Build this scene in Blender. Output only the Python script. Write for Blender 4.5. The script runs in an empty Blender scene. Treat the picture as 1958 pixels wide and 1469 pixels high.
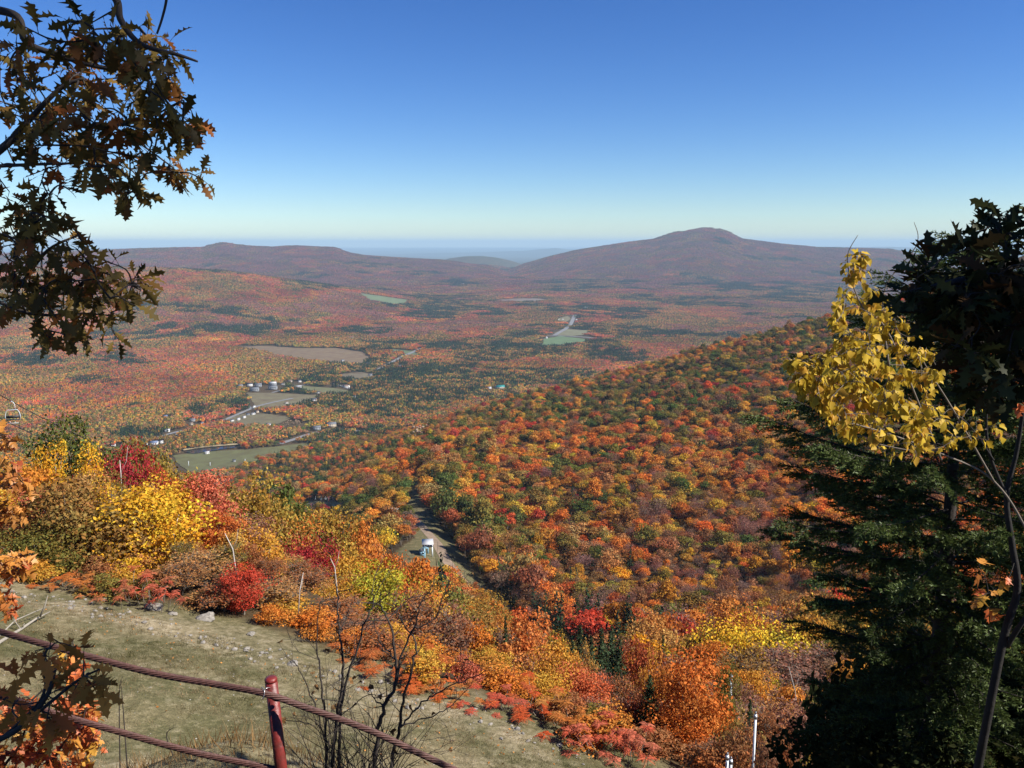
import bpy, bmesh, math, random
import numpy as np
from mathutils import Vector, Matrix

SC = bpy.context.scene
COL = SC.collection
R = math.radians
rng = np.random.default_rng(11)
random.seed(5)

# ------------------------------------------------------------------ camera, sky, sun, exposure
PITCH = R(9.29); FPX = 1642.0; CPX, CPY = 979.0, 734.5
cam_d = bpy.data.cameras.new('camera'); cam = bpy.data.objects.new('camera', cam_d); COL.objects.link(cam)
cam.location = (0, 0, 0); cam.rotation_euler = (R(90) - PITCH, 0, 0)
cam_d.sensor_width = 36; cam_d.lens = 36 * FPX / 1958.0; cam_d.clip_start = 0.05; cam_d.clip_end = 200000
SC.camera = cam
SUN_AZ, SUN_EL = R(108), R(42)          # clockwise from the view direction
w = bpy.data.worlds.new('World'); SC.world = w; w.use_nodes = True
nt = w.node_tree; bg = nt.nodes['Background']; bg.inputs['Strength'].default_value = 0.051
sk = nt.nodes.new('ShaderNodeTexSky'); sk.sky_type = 'NISHITA'; sk.sun_disc = False
sk.sun_elevation = SUN_EL; sk.sun_rotation = SUN_AZ; sk.altitude = 900; sk.air_density = 1.0; sk.dust_density = 0.15; sk.ozone_density = 5.0
hs = nt.nodes.new('ShaderNodeHueSaturation'); hs.inputs['Saturation'].default_value = 1.20; hs.inputs['Hue'].default_value = 0.510
nt.links.new(sk.outputs['Color'], hs.inputs['Color']); gm = nt.nodes.new('ShaderNodeGamma'); gm.inputs['Gamma'].default_value = 1.20
nt.links.new(hs.outputs['Color'], gm.inputs['Color']); nt.links.new(gm.outputs['Color'], bg.inputs['Color'])
sd = bpy.data.lights.new('sun', 'SUN'); sun = bpy.data.objects.new('sun', sd); COL.objects.link(sun)
sd.energy = 4.8; sd.angle = R(0.5); sd.color = (1.0, 0.95, 0.87)
SUNV = Vector((math.sin(SUN_AZ) * math.cos(SUN_EL), math.cos(SUN_AZ) * math.cos(SUN_EL), math.sin(SUN_EL)))
sun.rotation_euler = SUNV.to_track_quat('Z', 'Y').to_euler()
SC.view_settings.view_transform = 'Standard'; SC.view_settings.look = 'None'
SC.view_settings.exposure = 0.9; SC.view_settings.gamma = 1.0
cy = SC.cycles
cy.max_bounces = 5; cy.diffuse_bounces = 2; cy.glossy_bounces = 2; cy.transmission_bounces = 3
cy.volume_bounces = 0; cy.transparent_max_bounces = 6; cy.use_denoising = True
cy.caustics_reflective = False; cy.caustics_refractive = False

# ------------------------------------------------------------------ geometry of the view, terrain height
ct, st_ = math.cos(PITCH), math.sin(PITCH)
def T(row):                              # fall per metre of depth along the sight line through a pixel row
    return math.tan(PITCH + math.atan((row - CPY) / FPX))
def U(px, row):
    return ((px - CPX) / FPX) / (ct - (row - CPY) / FPX * st_)
def at(px, row, y):                      # the point at depth y on the sight line
    return Vector((U(px, row) * y, y, -T(row) * y))

def _h2(ix, iy, s):
    n = (ix.astype(np.int64) * 374761393 + iy.astype(np.int64) * 668265263 + s * 974634533) & 0xffffffff
    n = ((n ^ (n >> 13)) * 1274126177) & 0xffffffff
    return ((n ^ (n >> 16)) & 0xffffff) / float(0xffffff)
def vnoise(x, y, s=0):
    x = np.asarray(x, float); y = np.asarray(y, float)
    ix = np.floor(x); iy = np.floor(y); fx = x - ix; fy = y - iy
    fx = fx * fx * (3 - 2 * fx); fy = fy * fy * (3 - 2 * fy)
    a = _h2(ix, iy, s); b = _h2(ix + 1, iy, s); c = _h2(ix, iy + 1, s); d = _h2(ix + 1, iy + 1, s)
    return (a + (b - a) * fx) * (1 - fy) + (c + (d - c) * fx) * fy
def fbm(x, y, s=0, o=4):
    v = 0; a = 0.5; tot = 0
    for i in range(o):
        v = v + a * vnoise(x * 2 ** i + 17.3 * i, y * 2 ** i - 9.1 * i, s + i); tot += a; a *= 0.5
    return v / tot * 2 - 1

FAR = [(15000, None, -500), (40000, None, -480), (70000, None, -300)]
V = [(2750, None, -452), (3300, None, -447), (4200, None, -443), (6000, None, -412), (7000, None, -396), (9000, None, -352)] + FAR
VL = [(7000, None, -360), (8200, None, -395), (10500, None, -400)] + FAR
COLS = [
 (-500, [(60,None,-19),(100,None,-38),(200,None,-92),(400,None,-190),(900,None,-340),(1500,None,-430),(1900,None,-455),(2500,None,-455),(3300,None,-447),(4000,636,9),(4700,550,9),(5300,490,9)] + VL),
 (0, [(60,None,-21),(100,None,-40),(200,None,-95),(400,None,-190),(900,None,-340),(1500,None,-430),(1900,None,-455),(2500,None,-455),(3300,None,-450),(4000,640,9),(4700,560,9),(5300,503,9)] + VL),
 (250, [(60,None,-22),(100,None,-41),(200,None,-95),(400,None,-190),(900,None,-335),(1500,None,-430),(1900,None,-455),(2500,None,-455),(3300,None,-450),(4000,640,9),(4700,563,9),(5400,497,9)] + VL),
 (450, [(60,None,-23),(100,None,-43),(200,None,-95),(400,None,-185),(900,None,-315),(1500,None,-425),(1850,866,0),(2300,None,-458),(2690,None,-452),(3300,690,0),(4200,622,9),(4900,560,9),(5600,502,9)] + VL),
 (600, [(60,None,-25),(100,None,-45),(220,None,-98),(400,None,-182),(700,None,-250),(900,966,0),(1200,905,12),(1600,868,10),(1850,None,-455),(2300,None,-460),(2750,None,-453),(3300,None,-447),(4200,642,9),(5000,588,9),(5700,531,9)] + VL),
 (700, [(60,None,-29),(100,None,-51),(150,None,-72),(400,None,-156),(550,None,-184),(700,None,-207),(900,925,10),(1200,885,10),(1600,850,10),(1950,None,-442),(2300,None,-455),(2750,None,-452),(3300,None,-447),(4200,None,-445),(5200,588,9),(5800,549,9)] + VL),
 (800, [(60,None,-34),(100,None,-56),(150,None,-79),(250,None,-110),(350,None,-140),(420,None,-150),(450,None,-154),(510,None,-165),(560,None,-173),(640,None,-190),(780,None,-212),(1000,855,10),(1300,825,10),(1700,None,-380),(2100,None,-440)] + V),
 (900, [(60,None,-36),(100,None,-56),(150,None,-76),(250,None,-106),(300,None,-127),(340,None,-151),(420,None,-168),(520,None,-182),(680,905,10),(900,840,10),(1300,790,10),(1500,776,10),(1900,None,-400),(2300,None,-445)] + V),
 (1050, [(60,None,-37),(100,None,-59),(150,None,-86),(250,None,-121),(330,None,-166),(390,None,-174),(520,None,-184),(680,None,-192),(1000,800,10),(1500,742,10),(1800,None,-330),(2200,None,-425)] + V),
 (1200, [(60,None,-37),(100,None,-58),(150,None,-86),(250,None,-130),(370,None,-167),(510,None,-180),(660,None,-186),(950,800,10),(1250,740,10),(1500,695,10),(1900,None,-330),(2300,None,-420)] + V),
 (1400, [(60,None,-36),(100,None,-57),(150,None,-84),(350,None,-164),(500,None,-178),(640,None,-182),(830,None,-180),(1150,None,-173),(1500,639,10),(1900,None,-300),(2500,None,-410),(3500,None,-450),(5500,None,-443),(7200,None,-406),(9000,None,-352)] + FAR),
 (1600, [(60,None,-36),(100,None,-56),(150,None,-79),(300,None,-142),(460,None,-165),(580,None,-167),(760,None,-167),(1050,None,-160),(1300,None,-147),(1600,578,10),(2100,None,-300),(2700,None,-400),(3500,None,-450),(5500,None,-443),(7200,None,-406),(9000,None,-352)] + FAR),
 (1958, [(60,None,-36),(100,None,-54),(150,None,-74),(300,None,-135),(460,None,-156),(760,None,-150),(1050,None,-120),(1600,500,10),(2100,None,-250),(2700,None,-400),(3500,None,-450),(5500,None,-443),(7200,None,-406),(9000,None,-352)] + FAR),
 (2400, [(60,None,-33),(100,None,-50),(150,None,-70),(300,None,-130),(460,None,-146),(760,None,-120),(1050,None,-70),(1600,430,10),(2100,None,-150),(2700,None,-380),(3500,None,-450),(5500,None,-443),(7200,None,-406),(9000,None,-352)] + FAR),
]
_LY = np.linspace(math.log(40), math.log(70000), 420)
_UX = np.linspace(-0.95, 0.95, 381)
def _build_table():
    us = []; Z = []
    for px, pts in COLS:
        us.append((px - CPX) / FPX / 0.965)
        ly = [math.log(40)]; zz = [None]
        for y, row, c in pts:
            ly.append(math.log(y)); zz.append(c if row is None else -y * T(row) - c)
        zz[0] = zz[1] + 6
        z = np.interp(_LY, ly, zz)
        k = np.exp(-0.5 * (np.arange(-8, 9) / 2.6) ** 2); k /= k.sum()
        z = np.convolve(np.pad(z, 8, mode='edge'), k, 'valid')
        Z.append(z)
    Z = np.array(Z); us = np.array(us)
    G = np.array([np.interp(_UX, us, Z[:, j]) for j in range(len(_LY))])          # [ly, u]
    k = np.exp(-0.5 * (np.arange(-20, 21) / 7.0) ** 2); k /= k.sum()
    G = np.array([np.convolve(np.pad(g, 20, mode='edge'), k, 'valid') for g in G])
    return G
_G = _build_table()
def _table(u, y):
    ly = np.clip(np.log(np.maximum(y, 40.0)), _LY[0], _LY[-1] - 1e-6)
    fi = (ly - _LY[0]) / (_LY[1] - _LY[0]); i = fi.astype(int); fi = fi - i
    fu = (np.clip(u, -0.9499, 0.9499) - _UX[0]) / (_UX[1] - _UX[0]); j = fu.astype(int); fu = fu - j
    j = np.minimum(j, len(_UX) - 2); i = np.minimum(i, len(_LY) - 2)
    return (_G[i, j] * (1 - fu) + _G[i, j + 1] * fu) * (1 - fi) + (_G[i + 1, j] * (1 - fu) + _G[i + 1, j + 1] * fu) * fi

def _ridge(sky, y0):
    p = np.array([[U(a, b), -y0 * T(b)] for a, b in sky]); return p[:, 0], p[:, 1]
RIDGES = [   # depth of the crest, where the front slope starts, how fast it dies behind, skyline in the photograph's pixels
 (11300, 7600, 3500, 1.35, [(850,560),(950,530),(1000,507),(1050,492),(1100,480),(1180,467),(1250,458),(1280,448),(1295,444),(1310,443.5),(1322,440.5),(1350,436.5),(1385,441),(1420,458),(1500,468),(1560,474),(1640,476),(1700,477.5),(1745,485),(1780,497),(1850,520),(2000,545)]),
 (10500, 7000, 3500, 1.3, [(-300,490),(0,486),(150,481),(240,478),(300,476),(390,474),(405,469),(430,465.5),(450,469),(475,471.5),(520,473.5),(545,471.5),(580,472),(640,475),(652,479),(665,484),(700,490),(760,494),(850,499),(940,512),(1010,540)]),
 (13200, 11500, 1800, 1.0, [(780,530),(840,500),(860,494),(890,490),(920,489.5),(945,492),(970,497),(985,501),(1000,507),(1030,530)]),
 (38000, 30000, 9000, 1.0, [(600,492),(690,487),(760,486),(850,484),(900,483),(1000,480),(1030,477),(1062,474.5),(1085,477),(1115,478),(1200,482),(1400,484),(1540,476),(1600,471.5),(1640,473),(1700,472),(1800,475),(1900,471),(2100,476)]),
 (60000, 52000, 8000, 1.0, [(-300,478),(300,480),(600,482),(720,484),(830,482),(960,484),(1100,482),(1500,474),(1600,472),(1958,473),(2300,473)]),
]
def h(x, y):
    x = np.asarray(x, float); y = np.asarray(y, float)
    r = np.hypot(x, y)
    yy = np.where(y > 0.72 * r, y, 0.72 * r)            # beyond the fan the land keeps its shape by distance
    u = np.where(y > 0.72 * r, x / np.maximum(yy, 1e-3), np.sign(x) * 0.95)
    z = _table(u, yy)
    for y0, ys, back, pw, sky in RIDGES:
        ru, rz = _ridge(sky, y0)
        base = np.where(yy > 20000, -600.0, -430.0)
        top = np.interp(u, ru, rz)
        f = np.clip((yy - ys) / (y0 - ys), 0, 1); f = f * f * (3 - 2 * f) * 0.35 + 0.65 * f ** pw
        g = np.clip((yy - y0) / back, 0, 1); g = g * g * (3 - 2 * g)
        s = np.where(yy < y0, f, 1 - g)
        gul = fbm(x / 900.0, y / 1500.0, 77, 4) * 26 * np.clip(s * (1 - s) * 4, 0, 1) * np.where(yy > 20000, 1.5, 1.0)
        zr = base + (top - base) * s + gul
        z = np.where(zr > z, zr, z)
    amp = np.clip((yy - 80) / 1500, 0, 1)
    z = z + amp * (fbm(x / 420.0, y / 420.0, 3, 3) * 7 * np.clip(1.2 - yy / 9000, 0.3, 1)) + np.clip((yy - 60) / 200, 0, 1) * fbm(x / 60.0, y / 60.0, 5, 2) * 1.2
    # the near ground: a flat lookout, a steep bank, and the mown ski slope below it
    plane = -13.14 - 0.1546 * np.clip(x, -60, 60) - 0.2197 * y
    bank = np.interp(y, [-40, -2, 0.6, 2.5, 4.5, 6.2, 10, 16, 22, 30], [-1.2, -1.5, -1.62, -2.35, -3.45, -4.45, -7.6, -12.0, -17.0, -24])
    bank = bank + 0.62 * np.exp(-((x + 2.1) / 1.0) ** 2 - ((y - 6.0) / 0.9) ** 2)
    near = np.maximum(plane, bank) + 0.10 * fbm(x / 2.2, y / 2.2, 21, 3) + 0.25 * fbm(x / 9.0, y / 9.0, 24, 2)
    near = np.where(y < 12, bank + 0.05 * fbm(x / 1.1, y / 1.1, 22, 3), near)
    ey = np.interp(x, [-60, -28.5, -22, -9.9, -3, 4.7, 10, 16, 30], [57, 45.5, 44, 40, 36.5, 32, 27, 21, 16])
    wgt = np.clip((y - ey - 1.5) / 24, 0, 1); wgt = wgt * wgt * (3 - 2 * wgt)
    return near * (1 - wgt) + z * wgt
def hz(x, y):
    return float(h(np.array([x]), np.array([y]))[0])
_YS = np.exp(np.linspace(math.log(3.0), math.log(60000), 3000))
def ground(px, row, ymin=3.0):           # where the sight line through a pixel meets the ground
    u = U(px, row); zz = -T(row) * _YS; g = h(u * _YS, _YS)
    k = np.nonzero((g > zz) & (_YS > ymin))[0]
    y = _YS[k[0]] if len(k) else 60000.0
    return Vector((u * y, y, hz(u * y, y)))

# ------------------------------------------------------------------ mesh and tagging helpers
def tag(o, label=None, cat=None, group=None, kind=None):
    if label: o['label'] = label
    if cat: o['category'] = cat
    if group: o['group'] = group
    if kind: o['kind'] = kind
    return o
def link(o, parent=None):
    COL.objects.link(o)
    if parent is not None: o.parent = parent
    return o
def empty(name, loc=(0, 0, 0), rz=0.0):
    o = bpy.data.objects.new(name, None); o.location = loc; o.rotation_euler = (0, 0, rz); o.empty_display_size = 0.2
    return link(o)
def mesh_np(name, Vv, F, mat=None, smooth=False, fattr=None, fcol=None):
    """F: (n,3) or (n,4) array, or a list of such arrays. fattr: {name: per-face floats}; fcol: {name: per-face rgb}."""
    Fs = F if isinstance(F, list) else [F]
    Fs = [np.asarray(f, np.int32) for f in Fs if len(f)]
    me = bpy.data.meshes.new(name)
    me.vertices.add(len(Vv)); me.vertices.foreach_set('co', np.asarray(Vv, np.float32).ravel())
    nl = sum(f.size for f in Fs); npol = sum(len(f) for f in Fs)
    me.loops.add(nl); me.loops.foreach_set('vertex_index', np.concatenate([f.ravel() for f in Fs]))
    me.polygons.add(npol)
    st = np.concatenate([np.full(len(f), f.shape[1], np.int32) for f in Fs])
    me.polygons.foreach_set('loop_start', np.concatenate([[0], np.cumsum(st)[:-1]]).astype(np.int32))
    if smooth: me.polygons.foreach_set('use_smooth', np.ones(npol, bool))
    for k, v in (fattr or {}).items():
        a = me.attributes.new(k, 'FLOAT', 'FACE'); a.data.foreach_set('value', np.asarray(v, np.float32))
    for k, v in (fcol or {}).items():
        a = me.attributes.new(k, 'FLOAT_COLOR', 'FACE'); v = np.asarray(v, np.float32)
        a.data.foreach_set('color', np.concatenate([v, np.ones((len(v), 1), np.float32)], 1).ravel())
    me.update(calc_edges=True)
    if mat: me.materials.append(mat)
    return me
def obj(name, me, parent=None, loc=None):
    o = bpy.data.objects.new(name, me)
    if loc is not None: o.location = loc
    return link(o, parent)

class MB:
    """Collects boxes, tubes and loose faces; build() links them as one mesh object."""
    def __init__(s): s.v = []; s.q = []; s.t = []; s.n = 0
    def add(s, vs, quads=(), tris=()):
        b = s.n; s.v += [tuple(p) for p in vs]; s.n += len(vs)
        s.q += [tuple(i + b for i in f) for f in quads]; s.t += [tuple(i + b for i in f) for f in tris]
    def box(s, c, d, rz=0.0, top=1.0):
        hx, hy, hh = d[0] / 2, d[1] / 2, d[2] / 2; ca, sa = math.cos(rz), math.sin(rz); vs = []
        for zz, k in ((-hh, 1.0), (hh, top)):
            for sx, sy in ((-1, -1), (1, -1), (1, 1), (-1, 1)):
                a, b = sx * hx * k, sy * hy * k; vs.append((c[0] + a * ca - b * sa, c[1] + a * sa + b * ca, c[2] + zz))
        s.add(vs, [(3, 2, 1, 0), (4, 5, 6, 7), (0, 1, 5, 4), (1, 2, 6, 5), (2, 3, 7, 6), (3, 0, 4, 7)])
    def tube(s, pts, rad, n=6, cap=True):
        pts = [Vector(p) for p in pts]; m = len(pts)
        rs = [rad] * m if isinstance(rad, (int, float)) else list(rad)
        vs = []; ref = None
        for i, p in enumerate(pts):
            d = (pts[min(i + 1, m - 1)] - pts[max(i - 1, 0)])
            d = d.normalized() if d.length > 1e-9 else Vector((0, 0, 1))
            if ref is None:
                ref = d.orthogonal().normalized()
            ref = (ref - d * ref.dot(d)); ref = ref.normalized() if ref.length > 1e-6 else d.orthogonal().normalized()
            b = d.cross(ref)
            for k in range(n):
                a = 2 * math.pi * k / n; vs.append(p + (ref * math.cos(a) + b * math.sin(a)) * rs[i])
        q = [(i * n + k, i * n + (k + 1) % n, (i + 1) * n + (k + 1) % n, (i + 1) * n + k) for i in range(m - 1) for k in range(n)]
        t = []
        if cap:
            vs.append(pts[0]); vs.append(pts[-1]); c0 = len(vs) - 2
            t = [(c0, (k + 1) % n, k) for k in range(n)] + [(c0 + 1, (m - 1) * n + k, (m - 1) * n + (k + 1) % n) for k in range(n)]
        s.add(vs, q, t)
    def mesh(s, name, mat, smooth=False, fattr=None):
        return mesh_np(name, np.array(s.v), [np.array(s.q, np.int32).reshape(-1, 4), np.array(s.t, np.int32).reshape(-1, 3)], mat, smooth, fattr)
    def build(s, name, mat, parent=None, smooth=False, loc=None):
        return obj(name, s.mesh(name, mat, smooth), parent, loc)

# ------------------------------------------------------------------ materials
def mat_new(name):
    m = bpy.data.materials.new(name); m.use_nodes = True; n = m.node_tree.nodes; n.clear()
    return m, n, m.node_tree.links
def N(n, t, **kw):
    x = n.new(t)
    for k, v in kw.items():
        if k.startswith('_'): setattr(x, k[1:], v)
        else: x.inputs[k].default_value = v
    return x
def paint(name, col, rough=0.6, noise=0.25, scale=6.0, bump=0.0, metal=0.0, col2=None, coord='Object'):
    m, n, l = mat_new(name)
    out = N(n, 'ShaderNodeOutputMaterial'); b = N(n, 'ShaderNodeBsdfPrincipled', Roughness=rough, Metallic=metal)
    tc = N(n, 'ShaderNodeTexCoord'); nz = N(n, 'ShaderNodeTexNoise', Scale=scale, Detail=6.0, Roughness=0.65)
    l.new(tc.outputs[coord], nz.inputs['Vector'])
    r = N(n, 'ShaderNodeValToRGB'); r.color_ramp.elements[0].position = 0.32; r.color_ramp.elements[1].position = 0.68
    c2 = col2 or tuple(c * (1 - noise) for c in col)
    r.color_ramp.elements[0].color = (*c2, 1); r.color_ramp.elements[1].color = (*col, 1)
    l.new(nz.outputs['Fac'], r.inputs['Fac']); l.new(r.outputs['Color'], b.inputs['Base Color'])
    if bump:
        bp = N(n, 'ShaderNodeBump', Strength=bump, Distance=0.02); l.new(nz.outputs['Fac'], bp.inputs['Height']); l.new(bp.outputs['Normal'], b.inputs['Normal'])
    l.new(b.outputs['BSDF'], out.inputs['Surface'])
    return m
def leaf_mat(name, base=None, transl=0.35, gloss=0.0, vlo=0.6, vhi=1.25, colattr=None, shift=(1.12, 0.86, 0.7), rough=0.5, second=None):
    """Leaf: thin, partly translucent. base None: the tree's own colour comes from its property or point attribute 'tint';
    colattr: colour of each tree of a patch, kept on the faces. 'var' on the faces: leaf-to-leaf spread."""
    m, n, l = mat_new(name)
    out = N(n, 'ShaderNodeOutputMaterial')
    if base is not None: c = N(n, 'ShaderNodeRGB'); c.outputs[0].default_value = (*base, 1); col = c.outputs[0]
    else:
        a = N(n, 'ShaderNodeAttribute', _attribute_type='INSTANCER', _attribute_name='tint'); col = a.outputs['Color']
    if colattr:
        a2 = N(n, 'ShaderNodeAttribute', _attribute_type='GEOMETRY', _attribute_name=colattr)
        mx = N(n, 'ShaderNodeMix', _data_type='RGBA', _blend_type='MULTIPLY'); mx.inputs[0].default_value = 1.0
        l.new(col, mx.inputs[6]); l.new(a2.outputs['Color'], mx.inputs[7]); col = mx.outputs[2]
    v = N(n, 'ShaderNodeAttribute', _attribute_type='GEOMETRY', _attribute_name='var')
    mr = N(n, 'ShaderNodeMapRange'); mr.inputs['To Min'].default_value = vlo; mr.inputs['To Max'].default_value = vhi
    l.new(v.outputs['Fac'], mr.inputs['Value'])
    m1 = N(n, 'ShaderNodeMix', _data_type='RGBA', _blend_type='MULTIPLY'); m1.inputs[0].default_value = 1.0
    l.new(col, m1.inputs[6]); l.new(mr.outputs['Result'], m1.inputs[7])
    v2 = N(n, 'ShaderNodeAttribute', _attribute_type='GEOMETRY', _attribute_name='clump')
    m2 = N(n, 'ShaderNodeMix', _data_type='RGBA', _blend_type='MULTIPLY'); m2.inputs[7].default_value = (*shift, 1)
    l.new(v2.outputs['Fac'], m2.inputs[0]); l.new(m1.outputs[2], m2.inputs[6]); col = m2.outputs[2]
    if second:
        m3 = N(n, 'ShaderNodeMix', _data_type='RGBA'); m3.inputs[7].default_value = (*second, 1)
        rr = N(n, 'ShaderNodeMapRange'); rr.inputs['From Min'].default_value = 0.55; rr.inputs['From Max'].default_value = 0.8
        l.new(v2.outputs['Fac'], rr.inputs['Value']); l.new(rr.outputs['Result'], m3.inputs[0]); l.new(m1.outputs[2], m3.inputs[6]); col = m3.outputs[2]
    d = N(n, 'ShaderNodeBsdfDiffuse'); t = N(n, 'ShaderNodeBsdfTranslucent')
    l.new(col, d.inputs['Color']); l.new(col, t.inputs['Color'])
    ms = N(n, 'ShaderNodeMixShader'); ms.inputs[0].default_value = transl
    l.new(d.outputs[0], ms.inputs[1]); l.new(t.outputs[0], ms.inputs[2]); sh = ms.outputs[0]
    if gloss:
        g = N(n, 'ShaderNodeBsdfGlossy', Roughness=rough); mg = N(n, 'ShaderNodeMixShader'); mg.inputs[0].default_value = gloss
        l.new(sh, mg.inputs[1]); l.new(g.outputs[0], mg.inputs[2]); sh = mg.outputs[0]
    l.new(sh, out.inputs['Surface'])
    return m
# ------------------------------------------------------------------ zones laid out on the ground
def poly_xy(pts, ymin=3.0):
    return np.array([[p.x, p.y] for p in (ground(a, b, ymin) for a, b in pts)])
def inside(P, x, y):
    c = np.zeros(len(x), bool); n = len(P)
    for i in range(n):
        x1, y1 = P[i]; x2, y2 = P[(i + 1) % n]
        k = ((y1 > y) != (y2 > y)); d = (y2 - y1) if abs(y2 - y1) > 1e-9 else 1e-9
        c ^= k & (x < (x2 - x1) * (y - y1) / d + x1)
    return c
def ribbon(pts, widths):
    """Left and right rims of a strip along world points (x, y)."""
    P = np.array(pts, float); D = np.gradient(P, axis=0); D /= np.linalg.norm(D, axis=1)[:, None]
    W = np.asarray(widths, float) * np.ones(len(P)); Nn = np.stack([-D[:, 1], D[:, 0]], 1) * W[:, None] / 2
    return P + Nn, P - Nn
def smooth_line(pts, vals, n=60):
    P = np.array(pts, float); V_ = np.array(vals, float); t = np.r_[0, np.cumsum(np.linalg.norm(np.diff(P, axis=0), axis=1))]
    q = np.linspace(0, t[-1], n); X = np.interp(q, t, P[:, 0]); Y = np.interp(q, t, P[:, 1]); W = np.interp(q, t, V_)
    k = np.array([1, 4, 6, 4, 1]) / 16.0
    for _ in range(4):
        X = np.r_[X[:2], np.convolve(X, k, 'valid'), X[-2:]]; Y = np.r_[Y[:2], np.convolve(Y, k, 'valid'), Y[-2:]]
    return np.stack([X, Y], 1), W
def UY(px, row, y): return (U(px, row) * y, y)
# the ski trail from the valley end up towards the lookout; depth chosen with the lie of the land
TRAIL = [UY(795,905,800), UY(794,925,700), UY(792,945,635), UY(795,968,575), UY(812,985,512), UY(838,1010,455), UY(850,1030,420), UY(880,1060,385), UY(950,1110,340), UY(1040,1170,300), UY(1150,1250,235)]
TRW = [9, 9, 11, 16, 20, 24, 26, 32, 36, 34, 22]
ROAD_NEAR = np.array([UY(1440,1395,66), UY(1500,1380,72), UY(1640,1385,72), UY(1800,1400,66), UY(1800,1440,58), UY(1480,1440,56)])
TR_P, TR_W = smooth_line(TRAIL, TRW, 90)
_a, _b = ribbon(TR_P, TR_W); TRAIL_POLY = np.concatenate([_a, _b[::-1]])
LIFT_POLY = np.array([UY(772,1100,330), UY(735,1040,405), UY(800,1005,470), UY(850,1025,420), UY(850,1060,395), UY(905,1095,352), UY(830,1120,322)])
EDGE = [(-60, 57), (-28.5, 45.5), (-22, 44.0), (-9.9, 40), (-3, 36.5), (4.7, 32), (10, 27), (16, 20), (30, 8)]
SLOPE_POLY = np.array(EDGE + [(30, -30), (-60, -30)])
FIELDS = [  # outline in the photograph's pixels, colour, what it is
 ([(330,872),(392,866),(470,862),(560,852),(596,848),(585,862),(520,878),(470,896),(430,905),(365,912),(345,890)], (0.14,0.145,0.045), 'mown green field in the valley'),
 ([(565,972),(588,958),(640,960),(652,962),(668,985),(600,992)], (0.24,0.23,0.09), 'sunlit grass patch under the red lift towers'),
 ([(447,664),(500,662),(560,666),(640,666),(690,674),(708,686),(690,698),(640,697),(590,690),(530,682),(500,672)], (0.22,0.155,0.072), 'tan hay field'),
 ([(470,752),(520,752),(610,757),(590,768),(560,778),(525,785),(490,780)], (0.19,0.165,0.075), 'rough meadow between the houses'),
 ([(560,737),(610,742),(650,745),(680,752),(640,757),(600,752)], (0.17,0.18,0.07), 'lawn beside the lane'),
 ([(690,562),(725,566),(780,574),(770,583),(735,580),(705,574)], (0.15,0.21,0.09), 'pale green field on the far rise'),
 ([(1040,648),(1072,644),(1125,650),(1112,656),(1060,663),(1036,664)], (0.13,0.22,0.08), 'green field by the far road'),
 ([(1060,637),(1085,630),(1128,632),(1128,640),(1098,643),(1066,642)], (0.21,0.21,0.10), 'pale field above the far road'),
 ([(1065,610),(1085,605),(1092,611),(1080,617),(1068,616)], (0.21,0.19,0.09), 'small yellow lawn'),
 ([(652,717),(690,712),(720,720),(690,728),(660,727)], (0.18,0.15,0.08), 'brown clearing'),
 ([(735,668),(770,676),(795,684),(800,679),(790,672)], (0.13,0.18,0.07), 'lawn by the road'),
 ([(430,800),(470,792),(500,792),(560,800),(530,812),(450,818)], (0.17,0.15,0.07), 'brushy ground below the road'),
 ([(945,574),(1010,571),(1050,573),(1000,579)], (0.22,0.17,0.12), 'far pale clearing'),
]
FIELD_P = [poly_xy(f[0], 600.0) for f in FIELDS]
ROADS = [   # pixel line, width in metres
 ([(715,712),(738,700),(765,686),(790,674),(806,667)], 16),
 ([(300,838),(345,826),(395,815),(425,807),(455,793),(490,778),(530,768),(560,763)], 11),
 ([(520,752),(560,742),(590,735),(625,731),(650,738),(668,745)], 9),
 ([(535,850),(575,838),(605,828),(660,822),(700,829)], 15),
 ([(1060,642),(1082,630),(1092,620),(1096,610),(1100,603)], 22),
 ([(1036,643),(1075,643),(1120,646),(1180,652)], 16),
]
ROAD_P = []
for pl, wd in ROADS:
    P_ = poly_xy(pl, 600.0); c_, w_ = smooth_line(P_, [wd] * len(P_), 24); a_, b_ = ribbon(c_, w_); ROAD_P.append((a_, b_))
KEEP_CLEAR = [ROAD_NEAR, TRAIL_POLY, LIFT_POLY, SLOPE_POLY] + FIELD_P + [np.concatenate([a, b[::-1]]) for a, b in ROAD_P]
CLEAR_SPOTS = []                          # (x, y, radius) round buildings, filled by the buildings below
def blocked(x, y):
    m = np.zeros(len(x), bool)
    for P in KEEP_CLEAR:
        b0, b1 = P.min(0) - 1, P.max(0) + 1
        k = (x > b0[0]) & (x < b1[0]) & (y > b0[1]) & (y < b1[1])
        if k.any(): m[k] |= inside(P, x[k], y[k])
    for cx, cy_, cr in CLEAR_SPOTS:
        m |= (x - cx) ** 2 + (y - cy_) ** 2 < cr * cr
    return m
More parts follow.
